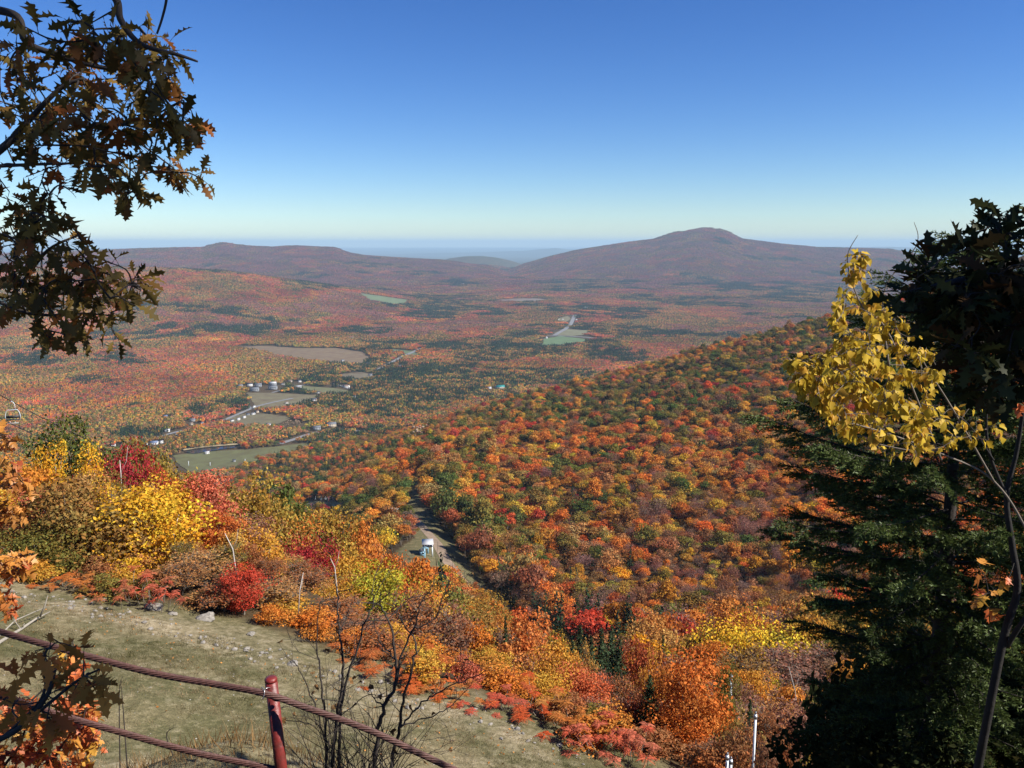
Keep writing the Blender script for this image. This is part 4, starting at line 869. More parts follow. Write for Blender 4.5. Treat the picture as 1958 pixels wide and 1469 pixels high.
    # rows hidden behind the trees by the slope are skipped: the sight line must clear the tops of nearer ground by some metres
    vis &= np.array([not _covered(a, b, c) for a, b, c in zip(X, Y, Z + 6)]) if False else vis
    rank = np.argsort(np.where(vis, Y / sc, 1e9)); lim_b, lim_s = 128, 55; nb = ns = 0; single = np.zeros(n, bool)
    for q in rank:
        if not vis[q]: break
        if spr[q]:
            if ns < lim_s and Y[q] < 480: single[q] = True; ns += 1
        elif nb < lim_b: single[q] = True; nb += 1
        if nb >= lim_b and Y[q] > 480: break
    names = dict(orange='orange', ember='deep orange', gold='golden', olive='olive green', rust='rusty brown', mauve='greyish mauve', red='red', green='green', tan='tan', crimson='crimson', yellow='yellow')
    for q in np.nonzero(single)[0]:
        side = 'near side of the ski trail' if (np.interp(Y[q], TR_P[::-1, 1], TR_P[::-1, 0]) > X[q]) else 'far side of the ski trail'
        t_, c_ = TPL[order[idx[q]]][[i for i, o_ in enumerate(order) if o_ == order[idx[q]]].index(idx[q])][:2]
        if Y[q] < 210 and not spr[q]:         # close enough to show their leaves
            t_, c_, H0, r0 = TPL['twiggy' if bare[q] else 'round'][int(q) % (5 if bare[q] else 8)][:4]; kf = (10.0 / H0, 3.8 / r0)
        else: kf = (1.0, 1.0)
        e = empty('spruce_tree' if spr[q] else 'broadleaf_tree', (X[q], Y[q], Z[q])); e.rotation_euler = tuple(ROT[q]); e.scale = (SC3[q][0] * kf[1], SC3[q][1] * kf[1], SC3[q][2] * kf[0])
        what = 'dark green spruce among the hardwoods, ' + side if spr[q] else ('%s %s massed on the %s' % (names[keys[ki[q]]], 'nearly bare tree' if bare[q] else 'round crowned tree', side))
        tag(e, what, 'spruce tree' if spr[q] else 'tree', what.replace(' tree massed', ' trees massed').replace('spruce among', 'spruces among'))
        o1 = obj('trunk', t_, e); o2 = obj('crown', c_, e); o2['tint'] = [float(v) for v in col[q]]
    k = ~single
    tm = []
    for nm in ('mid', 'mid_bare', 'mid_spruce'):
        for t_, c_, _, _ in TPL[nm]: tm.append(join_np('forest_tree', [t_, c_], [M_DARKBARK if nm == 'mid_spruce' else M_BARK, M_SPR if nm == 'mid_spruce' else M_LEAF]))
    scatter('hillside_forest', np.stack([X, Y, Z], 1)[k], ROT[k], SC3[k], idx[k], col[k], template_collection('forest_tree', tm), 'massed orange, red and olive autumn trees covering the right-hand spur')
    print('individual forest trees', n, nb, ns)
    # ---- patches of trees for the valley and the far hills
    def lay(name, y0, y1, S, meshes, nvar, label, edge):
        X, Y = jgrid(-0.72 * y1, 0.72 * y1, y0, y1, S * 0.93, g, 0.12); Pp = px_of(X, Y)
        k = (np.abs(X / Y) < 0.72); 
        if y0 < 1800: k &= (Y > 1750) | (Pp < 445)
        X, Y = X[k], Y[k]
        b = np.zeros(len(X), bool)
        for dx, dy in ((0, 0), (edge, edge), (-edge, edge), (edge, -edge), (-edge, -edge)): b |= blocked(X + dx, Y + dy)
        X, Y = X[~b], Y[~b]; Z = h(X, Y); k = seen(X, Y, Z, 12, 25); X, Y, Z = X[k], Y[k], Z[k]; n = len(X)
        e = S * .4; gx = (h(X + e, Y) - h(X - e, Y)) / (2 * e); gy = (h(X, Y + e) - h(X, Y - e)) / (2 * e)
        con = conifer(X, Y); a1 = fbm(X / 500, Y / 500, 61, 4); a2 = fbm(X / 240, Y / 420, 66, 4); a3 = fbm(X / 800, Y / 900, 69, 3)
        far_ = np.clip((Y - 4200) / 2500, 0, 1)
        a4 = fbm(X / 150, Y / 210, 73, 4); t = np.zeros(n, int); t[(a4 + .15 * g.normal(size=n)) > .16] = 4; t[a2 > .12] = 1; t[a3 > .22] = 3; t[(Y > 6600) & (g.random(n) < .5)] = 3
        t[(a1 + .25 * far_ * np.clip(1.3 - np.abs(Y - 6800) / 2500, 0, 1)) > .36] = 2; hillc = (px_of(X, Y) < 560) & (Y > 3300) & (Y < 6200); t[hillc & (t == 2) & (con < .4) & (a1 < .36)] = 0
        mid_ = np.exp(-((Pp_ := px_of(X, Y)) - 720) ** 2 / 260.0 ** 2) * (Y < 3300); rnd = g.random(n); t[(t != 2) & (rnd < .12 + .5 * mid_ + .5 * np.clip(a4 * -1.0, 0, 1))] = 1
        t[(t == 2) & (rnd > .45)] = 1
        t[(con + .85 * (g.random(n) - .5) + .5 * fbm(X / 90, Y / 160, 71, 3)) > .66] = 2
        ROT = []
        for i in range(n):
            nv = Vector((-gx[i], -gy[i], 1)).normalized(); qt = Vector((0, 0, 1)).rotation_difference(nv) @ Matrix.Rotation(random.random() * 6.283, 3, 'Z').to_quaternion()
            ROT.append(tuple(qt.to_euler()))
        br = (1.0 + .16 * (g.random((n, 1)) - .5)) * (1 + .45 * fbm(X / 130, Y / 190, 75, 3)[:, None]); mid2 = np.clip((Y - 2600) / 2200, 0, 1)[:, None]; far2 = np.clip((Y - 5600) / 2500, 0, 1)[:, None]; tint = br * (np.array([1, 1, 1]) * (1 - far2) + np.array([.66, .56, .74]) * far2) * (1 - mid2 * np.array([.10, .16, .02])) * (1 + .06 * g.normal(size=(n, 3)))  # with depth the tint turns purple, haze put into the leaf colour
        sc = np.tile(1.0, (n, 3)); sc[:, 2] = 0.9 + .25 * g.random(n)
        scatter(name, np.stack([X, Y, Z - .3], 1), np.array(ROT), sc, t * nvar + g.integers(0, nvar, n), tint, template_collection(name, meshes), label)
        print(name, n)
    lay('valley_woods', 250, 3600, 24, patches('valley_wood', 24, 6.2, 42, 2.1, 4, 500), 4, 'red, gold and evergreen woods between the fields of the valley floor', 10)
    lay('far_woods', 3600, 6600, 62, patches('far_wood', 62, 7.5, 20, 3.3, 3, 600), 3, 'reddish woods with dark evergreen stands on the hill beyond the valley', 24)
    lay('mountain_woods', 6600, 12400, 150, patches('mountain_wood', 150, 11, 9, 5.5, 3, 700), 3, 'far woods on the flanks of the mountains, tinted purple like haze', 1)
build_forest()
# ------------------------------------------------------------------ trees and shrubs beyond the mown slope, one by one
CATS = {'round': ('broadleaf_tree', 'tree'), 'tall': ('broadleaf_tree', 'tree'), 'twiggy': ('twiggy_tree', 'tree'), 'shrub': ('shrub', 'shrub'), 'sumac': ('sumac_shrub', 'shrub'), 'spruce': ('spruce_tree', 'spruce tree')}
_cnt = {}; HEROES = []
def plant(kind, x, y, H, width, col, label, group=None, seed=None, lean=0.0, z=None):
    i = _cnt.get(kind, 0) if seed is None else seed; _cnt[kind] = _cnt.get(kind, 0) + 1
    t_, c_, H0, rx = TPL[kind][i % len(TPL[kind])]
    e = empty(CATS[kind][0], (x, y, (hz(x, y) if z is None else z)), i * 1.7 + x); e.rotation_euler = (lean, lean * .5, i * 1.7 + x)
    e.scale = (width / (2 * rx), width / (2 * rx), H / H0)
    tag(e, label, CATS[kind][1], group)
    o = obj(t_.name.split('.')[0], t_, e); o2 = obj(c_.name.split('.')[0], c_, e)
    c = PAL[col] if isinstance(col, str) else col; o2['tint'] = [float(v) for v in c]
    HEROES.append((x, y, width * .5)); return e
SCREEN = []                               # where each tree chosen by hand shows: pixel, width, top, foot, depth
def hero(kind, px, top, y, wpx, col, label, group=None, base=None, seed=None, lean=0.0):
    x = U(px, top) * y; zt = -y * T(top); zb = hz(x, y)
    if base is not None: zb = max(zb, -y * T(base))
    H = max(zt - zb, .6); w_ = wpx / FPX * y * (1.25 if kind in ('round', 'tall', 'twiggy') else 1.05)
    if kind in ('round', 'tall'): H2 = max(H, w_ * (1.12 if kind == 'round' else 2.0)); zb -= H2 - H; H = H2
    SCREEN.append((px, wpx, top, top + (1.4 if kind == 'spruce' else 0.55) * wpx, y)); return plant(kind, x, y, H, w_, col, label, group, seed, lean, zb)
def mixc(a, b, t): return tuple(PAL[a][i] * (1 - t) + PAL[b][i] * t for i in range(3))
def build_heroes():
    H = [
     ('round', 130, 806, 74, 135, 'green', 'dark green maple crown rising behind the yellow trees at left'), ('tall', 166, 838, 66, 62, 'yellow', 'narrow golden yellow birch in front of the dark green maple'), ('tall', 98, 826, 70, 50, 'yellow', 'slim yellow birch left of the dark green maple'),
     ('round', 232, 852, 72, 95, 'crimson', 'crimson maple with a pale trunk beside the yellow birch'), ('round', 262, 842, 95, 90, 'olive', 'olive green tree peeping over the crimson maple'), ('round', 312, 868, 90, 90, mixc('olive', 'gold', .3), 'olive gold tree right of the crimson maple'),
     ('round', 325, 890, 72, 70, 'red', 'small bright red maple over the big yellow tree'), ('round', 268, 935, 55, 170, 'yellow', 'large bright yellow maple, biggest tree of the left slope'), ('round', 312, 915, 62, 100, mixc('yellow', 'orange', .25), 'yellow orange crown behind the large bright yellow maple'),
     ('round', 235, 1060, 51, 95, 'yellow', 'low yellow bough tree under the large bright yellow maple'), ('round', 130, 925, 53, 190, mixc('olive', 'rust', .35), 'broad dark olive and rust tree left of the large yellow maple'), ('round', 60, 1000, 50, 120, mixc('green', 'olive', .5), 'dark green tree low at the left end of the grass'),
     ('round', 395, 905, 64, 100, 'pink', 'pinkish red maple between yellow and olive gold trees'), ('round', 420, 975, 58, 70, 'ember', 'deep orange maple under the pinkish red one'), ('round', 475, 905, 84, 120, mixc('olive', 'gold', .45), 'wide olive gold crown behind the pinkish red maple'),
     ('round', 542, 928, 98, 95, 'green', 'rounded green tree at the skyline edge of the left slope'), ('round', 40, 875, 66, 110, mixc('orange', 'gold', .4), 'orange gold tree under the lift chair'), ('round', 70, 930, 58, 80, 'pink', 'salmon coloured tree under the orange gold one'),
     ('tall', 488, 995, 58, 70, 'gold', 'golden birch mass beside the leaning bare snag'), ('tall', 440, 1000, 56, 60, mixc('gold', 'tan', .4), 'tan gold birch left of the leaning bare snag'), ('round', 460, 1082, 46, 80, 'red', 'vivid red small maple in the brown thicket'),
     ('round', 583, 1026, 82, 75, 'crimson', 'crimson red maple in the middle of the slope'), ('round', 625, 975, 112, 115, mixc('olive', 'gold', .35), 'big olive yellow crown near the red lift towers'), ('round', 560, 1000, 100, 70, 'olive', 'olive tree left of the big olive yellow crown'),
     ('round', 505, 960, 92, 70, 'tan', 'tan tree below the rounded green tree'), ('round', 690, 1000, 150, 75, 'orange', 'orange maple right of the big olive yellow crown'), ('round', 655, 1050, 90, 90, 'gold', 'gold tree beside the crimson red maple'), ('round', 745, 1045, 140, 75, mixc('orange', 'ember', .5), 'bright orange maple left of the lift towers'),
     ('round', 720, 1078, 60, 115, 'lime', 'bright yellow green tree in the centre of the slope'), ('round', 640, 1110, 58, 80, 'gold', 'gold leaved tree left of the bright yellow green one'), ('twiggy', 575, 1075, 52, 95, 'rust', 'rusty half bare tree with a white stem'), ('twiggy', 530, 1110, 48, 100, 'tan', 'tan half bare tree right of the vivid red small maple'),
     ('twiggy', 385, 1050, 50, 110, 'tan', 'gold brown twiggy tree right of the large yellow maple'), ('twiggy', 345, 1075, 48, 90, mixc('rust', 'tan', .5), 'brown twiggy tree at the stony rim under the yellow maple'), ('twiggy', 425, 1100, 46, 100, 'rust', 'rust brown thicket tree left of the vivid red small maple'),
     ('twiggy', 640, 1150, 47, 120, 'rust', 'brown twiggy tree behind the red post'), ('twiggy', 700, 1185, 45, 110, mixc('rust', 'mauve', .4), 'dull brown twiggy tree below the bright yellow green one'), ('twiggy', 790, 1130, 58, 120, 'rust', 'reddish twiggy tree right of the bright yellow green one'), ('twiggy', 860, 1165, 52, 110, mixc('mauve', 'rust', .5), 'mauve brown twiggy tree over the sumac at centre'),
     ('round', 905, 1195, 52, 80, 'orange', 'orange maple at the rim above the bare shrub'), ('round', 1000, 1178, 50, 110, mixc('orange', 'pink', .3), 'orange pink maple above the long red sumac'), ('round', 948, 1232, 46, 75, 'gold', 'golden shrubby maple between two orange maples'), ('round', 1065, 1232, 45, 95, mixc('gold', 'orange', .3), 'gold and orange maple left of the dark spruces'),
     ('round', 1105, 1270, 43, 100, mixc('ember', 'pink', .5), 'pink red maple at the right end of the bushy rim'), ('round', 1045, 1285, 41, 100, 'gold', 'low yellow maple bush in front of the pink red one'), ('twiggy', 1180, 1285, 44, 75, 'rust', 'rusty sparse tree beside the dark spruces'), ('twiggy', 1120, 1235, 62, 45, mixc('gold', 'tan', .5), 'small thin gold tree in the dark gap'),
     ('round', 1322, 1250, 36.5, 135, mixc('ember', 'orange', .45), 'big orange red maple at the lower right of the slope'), ('round', 1300, 1345, 35.5, 90, mixc('ember', 'orange', .5), 'lower orange half of a maple clump in front of the big one'), ('round', 1360, 1345, 36, 80, mixc('ember', 'gold', .3), 'orange gold maple touching the big orange red one'), ('round', 1235, 1215, 52, 80, mixc('rust', 'red', .4), 'olive and dull red tree left of the big orange red maple'),
     ('round', 1250, 1240, 46, 70, mixc('gold', 'ember', .4), 'yellow orange crown behind the pointed spruce'), ('round', 1390, 1275, 40, 50, mixc('olive', 'green', .4), 'thin green yellow tree right of the big orange red maple'), ('round', 1225, 1330, 38, 90, mixc('rust', 'red', .5), 'dark rusty tree left of the pointed spruce'),
     ('twiggy', 1430, 1230, 86, 120, mixc('olive', 'rust', .5), 'olive brown twiggy tree behind the white marker'), ('twiggy', 1500, 1240, 92, 130, 'mauve', 'mauve nearly bare tree over the shaded road'), ('twiggy', 1580, 1240, 96, 120, 'mauve', 'mauve nearly bare tree nearer the big spruce'), ('round', 1480, 1215, 110, 110, mixc('olive', 'lime', .3), 'yellow olive tree behind the mauve bare trees'),
     ('round', 1630, 1260, 90, 70, mixc('gold', 'orange', .4), 'gold orange tree beside the big spruce'), ('twiggy', 1460, 1290, 78, 90, mixc('rust', 'mauve', .5), 'dark rusty thicket tree above the shaded road'), ('twiggy', 1545, 1290, 80, 100, 'mauve', 'grey mauve thicket tree at the bend of the shaded road'),
     ('round', 1500, 1335, 74, 40, 'gold', 'small golden bush in the shaded thicket'), ('twiggy', 1400, 1300, 70, 90, mixc('olive', 'rust', .4), 'brown olive thicket tree behind the big orange red maple')]
    for r in H: hero(*r)
    S = [('spruce', 1243, 1290, 36, 68, 'pointed green spruce left of the big orange red maple'), ('spruce', 1268, 1212, 58, 36, 'slim dark spruce tip between orange crowns'), ('spruce', 966, 1178, 56, 42, 'small dark spruce among orange maples'), ('spruce', 908, 1180, 66, 34, 'little spruce left of the small dark one'),
         ('spruce', 1110, 1195, 130, 50, 'leftmost spruce of the dark group in the gap'), ('spruce', 1150, 1200, 118, 60, 'broad spruce in the dark group in the gap'), ('spruce', 1130, 1215, 108, 50, 'spruce low in front of the dark group in the gap'), ('spruce', 1185, 1222, 104, 60, 'rightmost spruce of the dark group in the gap'), ('spruce', 1170, 1195, 135, 55, 'furthest spruce of the dark group in the gap'),
         ('spruce', 1095, 1225, 98, 45, 'half hidden spruce at the foot of the dark group'), ('spruce', 1385, 1295, 42, 46, 'young pale green spruce behind the white marker'), ('spruce', 1435, 1335, 40, 50, 'young spruce left of the white pipe')]
    for k, px, t, y, w_, lb in S: hero(k, px, t, y, w_ * (1.45 if y > 90 else 1.15), (.050, .080, .038), lb)
    B = [('sumac', 700, 1275, 40.5, 95, 'red sumac left of the bare shrub on the rim'), ('sumac', 762, 1262, 39, 90, 'red sumac behind the bare shrub stems'), ('sumac', 815, 1285, 38.0, 110, 'wide red sumac at the middle of the rim'), ('sumac', 868, 1320, 37, 80, 'low red sumac right of the wide one'), ('sumac', 960, 1335, 36, 90, 'orange red sumac where the rim bends down'),
         ('sumac', 1020, 1330, 36, 100, 'red sumac under the orange pink maple'), ('sumac', 1085, 1345, 35, 100, 'red sumac under the pink red maple'), ('sumac', 1150, 1378, 33.5, 100, 'red sumac left of the rusty tree foot'), ('sumac', 1205, 1395, 32.5, 110, 'deep red sumac in the lower rim corner'),
         ('sumac', 245, 1100, 45.5, 85, 'orange sumac at the stony rim under the yellow maple'), ('sumac', 120, 1100, 46.5, 80, 'orange sumac under the dark olive tree'), ('sumac', 290, 1110, 44.5, 70, 'red sumac beside the pale boulder'), ('sumac', 180, 1115, 46, 60, 'small red sumac on the left rim')]
    for k, px, t, y, w_, lb in B: hero(k, px, t, y, w_, mixc(random.choice(['red', 'crimson', 'pink', 'rust']), random.choice(['ember', 'orange', 'pink']), .35 + .5 * random.random()), lb)
    # the right-hand bottom corner: bushes round the white pipes, dark undergrowth below the big spruce
    for k, px, t, y, w_, c, lb in [('shrub', 1415, 1370, 32, 90, mixc('olive', 'tan', .4), 'greenish brown bush round the white pipe'), ('shrub', 1400, 1420, 30, 90, 'rust', 'rusty bush in front of the white hydrants'), ('shrub', 1505, 1400, 30, 80, 'rust', 'rusty red bush right of the white pipe'), ('shrub', 1470, 1430, 28, 80, mixc('rust', 'mauve', .5), 'dull brown bush at the foot of the white pipe'),
         ('shrub', 1560, 1445, 27, 110, 'olive', 'sunlit olive grass clump right of the rusty red bush'), ('shrub', 1350, 1440, 30, 90, mixc('ember', 'rust', .5), 'reddish bush at the bottom left of the hydrants'), ('twiggy', 1470, 1350, 33, 70, 'rust', 'grey bare sapling with a few brown leaves behind the white pipe'), ('twiggy', 1425, 1380, 31, 70, 'rust', 'sparse brown sapling left of the white pipe')]: hero(k, px, t, y, w_, c, lb)
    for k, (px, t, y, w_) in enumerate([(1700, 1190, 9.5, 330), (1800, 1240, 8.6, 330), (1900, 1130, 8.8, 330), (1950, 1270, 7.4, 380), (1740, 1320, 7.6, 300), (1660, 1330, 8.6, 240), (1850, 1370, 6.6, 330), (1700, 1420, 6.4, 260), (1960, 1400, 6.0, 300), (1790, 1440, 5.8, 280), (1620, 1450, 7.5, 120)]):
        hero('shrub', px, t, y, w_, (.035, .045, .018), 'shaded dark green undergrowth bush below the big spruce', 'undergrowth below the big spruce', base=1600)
    # ---- between and behind them, trees and bushes filling the slope
    g = np.random.default_rng(9); TL = np.array([(-200, 870), (60, 870), (150, 850), (230, 880), (300, 900), (400, 925), (480, 930), (540, 950), (600, 1000), (680, 1025), (740, 1062), (800, 1108), (870, 1120), (960, 1150), (1050, 1205), (1090, 1270), (1180, 1285), (1250, 1240), (1330, 1225), (1400, 1228), (1500, 1235), (1620, 1260), (1700, 1340), (2000, 1350)])
    e = np.array(EDGE); lim = {'tree': 100, 'shrub': 210}; nt_ = {'tree': 0, 'shrub': 0}
    X, Y = jgrid(-62, 62, 24, 98, 2.7, g, .45); o_ = np.argsort(Y)
    for i in o_:
        x, y = float(X[i]), float(Y[i])
        ey = float(np.interp(x, e[:, 0], e[:, 1]))
        if y < ey + .8 or abs(x / y) > .68 or inside(TRAIL_POLY, np.array([x]), np.array([y]))[0]: continue
        px = CPX + FPX * .945 * x / y
        front = y < ey + 7
        if y > ey + 11 and g.random() < .5: continue
        spr_ = any((x - a) ** 2 + (y - b) ** 2 < (r * .42) ** 2 for a, b, r in HEROES)
        if spr_: continue
        zb = hz(x, y); top = float(np.interp(px, TL[:, 0], TL[:, 1])) + 14 + 60 * g.random() + (90 if front else 0); H = -y * T(top) - zb
        H = (1.6 + 2.6 * g.random()) if front else H
        for spx, sw, stp, sbt, sy in SCREEN:          # keep the chosen trees behind it in view
            if sy > y and abs(px - spx) < sw * .5 + FPX * 1.3 / y: H = min(H, -y * T(sbt) - zb)
        if H < 1.0: H = 1.0 + .4 * g.random() if front else 0
        if H < .9: continue
        H = min(H, 9.5); u_ = g.random()
        if px < 330: pal_ = ['gold', 'olive', 'tan', 'orange', 'green', 'rust', 'yellow']; w_ = [.22, .22, .14, .16, .1, .08, .08]
        elif px < 700: pal_ = ['gold', 'tan', 'rust', 'olive', 'orange', 'red', 'mauve']; w_ = [.2, .22, .2, .14, .14, .03, .07]
        elif px < 1180: pal_ = ['orange', 'rust', 'pink', 'gold', 'mauve', 'tan', 'olive']; w_ = [.26, .2, .12, .14, .12, .06, .1]
        else: pal_ = ['mauve', 'rust', 'olive', 'tan', 'gold']; w_ = [.36, .26, .18, .12, .08]
        cn = pal_[int(np.searchsorted(np.cumsum(w_), g.random()))]; nm = dict(gold='golden', tan='tan', rust='rusty', olive='olive', orange='orange', red='red', mauve='mauve brown', pink='pinkish', green='green', yellow='yellow')[cn]
        where = 'the left slope' if px < 330 else ('the slope behind the bare shrub' if px < 760 else ('the rim right of centre' if px < 1180 else 'the shaded road bank'))
        if H < 3.2 or front:
            if nt_['shrub'] >= lim['shrub']: continue
            nt_['shrub'] += 1; k = 'shrub' if u_ < .36 or H < 1.5 else 'twiggy'; lb = '%s bush filling %s' % (nm, where)
            ob = plant('shrub' if k == 'shrub' else 'twiggy', x, y, min(max(H, 1.0), 4.4), 1.5 + 1.3 * g.random(), PAL[cn], lb, '%s bushes filling %s' % (nm, where)); ob['category'] = 'shrub'
        else:
            if nt_['tree'] >= lim['tree']: continue
            nt_['tree'] += 1; k = 'round' if u_ < .5 else ('tall' if u_ < .72 else 'twiggy')
            if px > 1180 and u_ > .3: k = 'twiggy'
            plant(k, x, y, H, (3.6 if k != 'tall' else 2.4) + 1.4 * g.random(), PAL[cn], '%s %s tree filling %s' % (nm, {'round': 'full crowned', 'tall': 'slender', 'twiggy': 'twiggy half bare'}[k], where), '%s trees filling %s' % (nm, where))
    print('infill', nt_)
    # pale stems and snags that stand out against the leaves
    for pts, y, r0, lb in [([(458, 1080), (445, 1050), (430, 1020)], 47, .07, 'leaning pale snag in the gold brown thicket'), ([(568, 1175), (573, 1130), (580, 1095)], 46, .06, 'upright white birch stem in the rusty thicket'), ([(228, 930), (231, 905), (229, 880)], 68, .09, 'pale trunk under the crimson maple'),
         ([(340, 1045), (332, 1020), (342, 985)], 54, .06, 'pale forked stem right of the large yellow maple'), ([(648, 1110), (640, 1085), (632, 1068)], 52, .07, 'short leaning white stem by the gold leaved tree'), ([(1530, 1360), (1520, 1320), (1508, 1275)], 72, .07, 'thin grey stem in the mauve thicket')]:
        P = [at(a, b, y) for a, b in pts]; P[0].z = min(P[0].z, hz(P[0].x, P[0].y)) - .2; b = MB(); b.tube(P, [r0 * .55, r0 * .45, r0 * .25], 6); d = (P[1] - P[0]) * .3
        b.tube([P[1], P[1] + Vector((.15, .1, .35)) * (d.length + .3), P[1] + Vector((.22, .1, .8)) * (d.length + .3)], [r0 * .25, r0 * .18, r0 * .1], 4); tag(b.build('dead_birch', M_BIRCH), lb, 'dead tree')
    # stones of the rim, white pipes of the snow line
    g = np.random.default_rng(23); e = np.array(EDGE)
    bm = bmesh.new()
    for i in range(300):
        x = -30 + 33 * g.random() ** .9; ey = float(np.interp(x, e[:, 0], e[:, 1])); y = ey - 1.2 + g.normal() * .75; r = .035 + .13 * g.random() ** 3
        me = rock_mesh(g, 1); me.transform(Matrix.Translation((x, y, hz(x, y) + r * .2)) @ Matrix.Rotation(g.random() * 6, 4, 'Z') @ Matrix.Diagonal((r * 1.3, r, r, 1))); bm.from_mesh(me); bpy.data.meshes.remove(me)
    me = bpy.data.meshes.new('stones'); bm.to_mesh(me); bm.free(); me.materials.append(M_PALEROCK); tag(obj('stones', me), 'pale loose stones along the far rim of the mown slope', 'stones', None, 'stuff')
    for px, row, s, lb in [(291, 1166, .42, 'largest pale boulder at the rim beside the red sumac'), (397, 1186, .45, 'flat grey boulder on the stony rim'), (330, 1176, .22, 'small pale boulder right of the largest one'), (560, 1272, .24, 'pale boulder by the tip of the bare shrub'), (200, 1150, .2, 'dark streaked boulder at the left of the rim'), (480, 1215, .2, 'grey boulder near the end of the stony rim')]:
        p = ground(px, row); me = rock_mesh(g, 3); me.materials.append(M_PALEROCK); o = obj('boulder', me, None, (p.x, p.y, p.z + s * .25)); o.scale = (s * 1.4, s, s); tag(o, lb, 'boulder')
    bm = bmesh.new()
    for i in range(900):
        x = -22 + 40 * g.random(); y = 21 + 24 * g.random(); r = .012 + .028 * g.random() ** 2
        if y > np.interp(x, e[:, 0], e[:, 1]): continue
        me = rock_mesh(g, 1); me.transform(Matrix.Translation((x, y, hz(x, y) + r * .4)) @ Matrix.Diagonal((r * 1.4, r, r, 1))); bm.from_mesh(me); bpy.data.meshes.remove(me)
    me = bpy.data.meshes.new('pebbles'); bm.to_mesh(me); bm.free(); me.materials.append(paint('pale_pebble', (0.40, 0.37, 0.31), .9, .3, 8)); tag(obj('pebbles', me), 'whitish pebbles strewn over the mown slope', 'pebbles', None, 'stuff')
    def pipe(px, top, y, rad, lb, cap=True, dropr=1480):
        p = at(px, top, y); zb = min(-y * T(dropr), hz(p.x, p.y)) - .2; e_ = empty('snow_pipe', (p.x, p.y, zb)); Hh = p.z - zb; b = MB(); b.tube([(0, 0, 0), (0, 0, Hh)], rad, 10); b.build('pipe', M_STEELW, e_, True)
        b = MB(); b.tube([(0, 0, Hh - .18), (0, 0, Hh - .05)], rad * 1.35, 10); b.tube([(0, 0, Hh), (0, 0, Hh + .10)], [rad * .7, rad * .5], 8); b.build('cap', M_GREYS, e_)
        b = MB(); b.box((rad * 1.1, -rad * .4, Hh * .42), (rad * 1.6, rad * 1.2, .16)); b.build('valve', M_STEELW, e_); tag(e_, lb, 'pipe', 'white pipes of the snow line')
    pipe(1445, 1366, 29, .046, 'tall white pipe with a grey cap beside the rusty bush'); pipe(1391, 1444, 29.5, .055, 'short white pipe at the bottom edge left of the tall one'); pipe(1398, 1452, 29, .05, 'thin white pipe right beside the short one'); pipe(1398, 1291, 66, .12, 'short white marker post in the dark thicket', True, 1303)
    # short dry grass and fallen leaves of the mown slope
    tm = []
    for k in range(4):
        n = 26; g2 = np.random.default_rng(400 + k); P0 = g2.normal(size=(n, 3)) * .13; P0[:, 2] = -.02; d = unit(n, g2) * .6; d[:, 2] = 1; hh = (.05 + .10 * g2.random(n))[:, None]; s_ = unit(n, g2) * .007; s_[:, 2] = 0
        tm.append(mesh_np('grass', np.stack([P0 - s_, P0 + s_, P0 + d * hh * .6 + s_ * .7, P0 + d * hh], 1).reshape(-1, 3), np.arange(4 * n).reshape(-1, 4), M_LEAF, False, {'var': g2.random(n), 'clump': g2.random(n) * .4}))
    n = 26000; x = -32 + 62 * g.random(n); y = 16 + 30 * g.random(n); k_ = (y < np.interp(x, e[:, 0], e[:, 1]) - .8) & (np.abs(x / y) < .75); x, y = x[k_], y[k_]; q_ = fbm(x / 2.4, y / 2.0, 82, 4); k_ = g.random(len(x)) < .55 + q_; x, y, q_ = x[k_], y[k_], q_[k_]; n = len(x); t_ = np.clip(.5 + 1.3 * fbm(x / 3.5, y / 2.2, 85, 3) + .25 * g.normal(size=n), 0, 1)[:, None]
    sw = np.clip(1.2 * np.exp(-(((x + 6.5) / 7.5) ** 2 + ((y - 24) / 3.6) ** 2)), 0, 1)[:, None]; t_ = np.clip(t_ + .7 * sw, 0, 1.5)
    col = np.clip(np.array([.105, .104, .042]) * (1 - t_) + np.array([.34, .27, .155]) * t_, .02, 1)
    sc = (.6 + .8 * g.random((n, 1))) * np.ones((1, 3)); tag(scatter('grass', np.stack([x, y, h(x, y)], 1), np.stack([np.zeros(n), np.zeros(n), g.random(n) * 6.28], 1), sc, g.integers(0, 4, n), col, template_collection('grass', tm), 'short dry olive and straw grass on the mown ski slope'), None, 'grass')
    n = 700; x = -26 + 36 * g.random(n); ey = np.interp(x, e[:, 0], e[:, 1]); y = ey - np.abs(g.normal(size=n)) * 5 - .3; C = np.stack([x, y, h(x, y) + .03], 1); V_, F = cards(C, .10, g, up=1.5); cc = np.array([PAL[c_] for c_ in ('orange', 'gold', 'rust', 'tan')])[g.integers(0, 4, n)]
    lf = mesh_np('fallen_leaves', V_, F, leaf_mat('fallen_leaf', (.34, .17, .05), .1, 0, .4, 1.5), False, {'var': g.random(n), 'clump': g.random(n)}); tag(obj('fallen_leaves', lf), 'fallen orange and brown leaves on the grass near the rim', 'leaves', None, 'stuff')
    # fallen bleached branch on the grass
    b = MB(); y = 28.5
    def gp(px, row, dz=.08): q = ground(px, row); return Vector((q.x, q.y, q.z + dz))
    P = [gp(-40, 1262), gp(0, 1233), gp(40, 1208), gp(70, 1193, .25), gp(97, 1184, .35)]; b.tube(P, [.10, .085, .07, .05, .025], 7); P2 = [gp(-20, 1250, .3), gp(30, 1200, .35), gp(92, 1182, .6)]; b.tube(P2, [.035, .035, .015], 6)
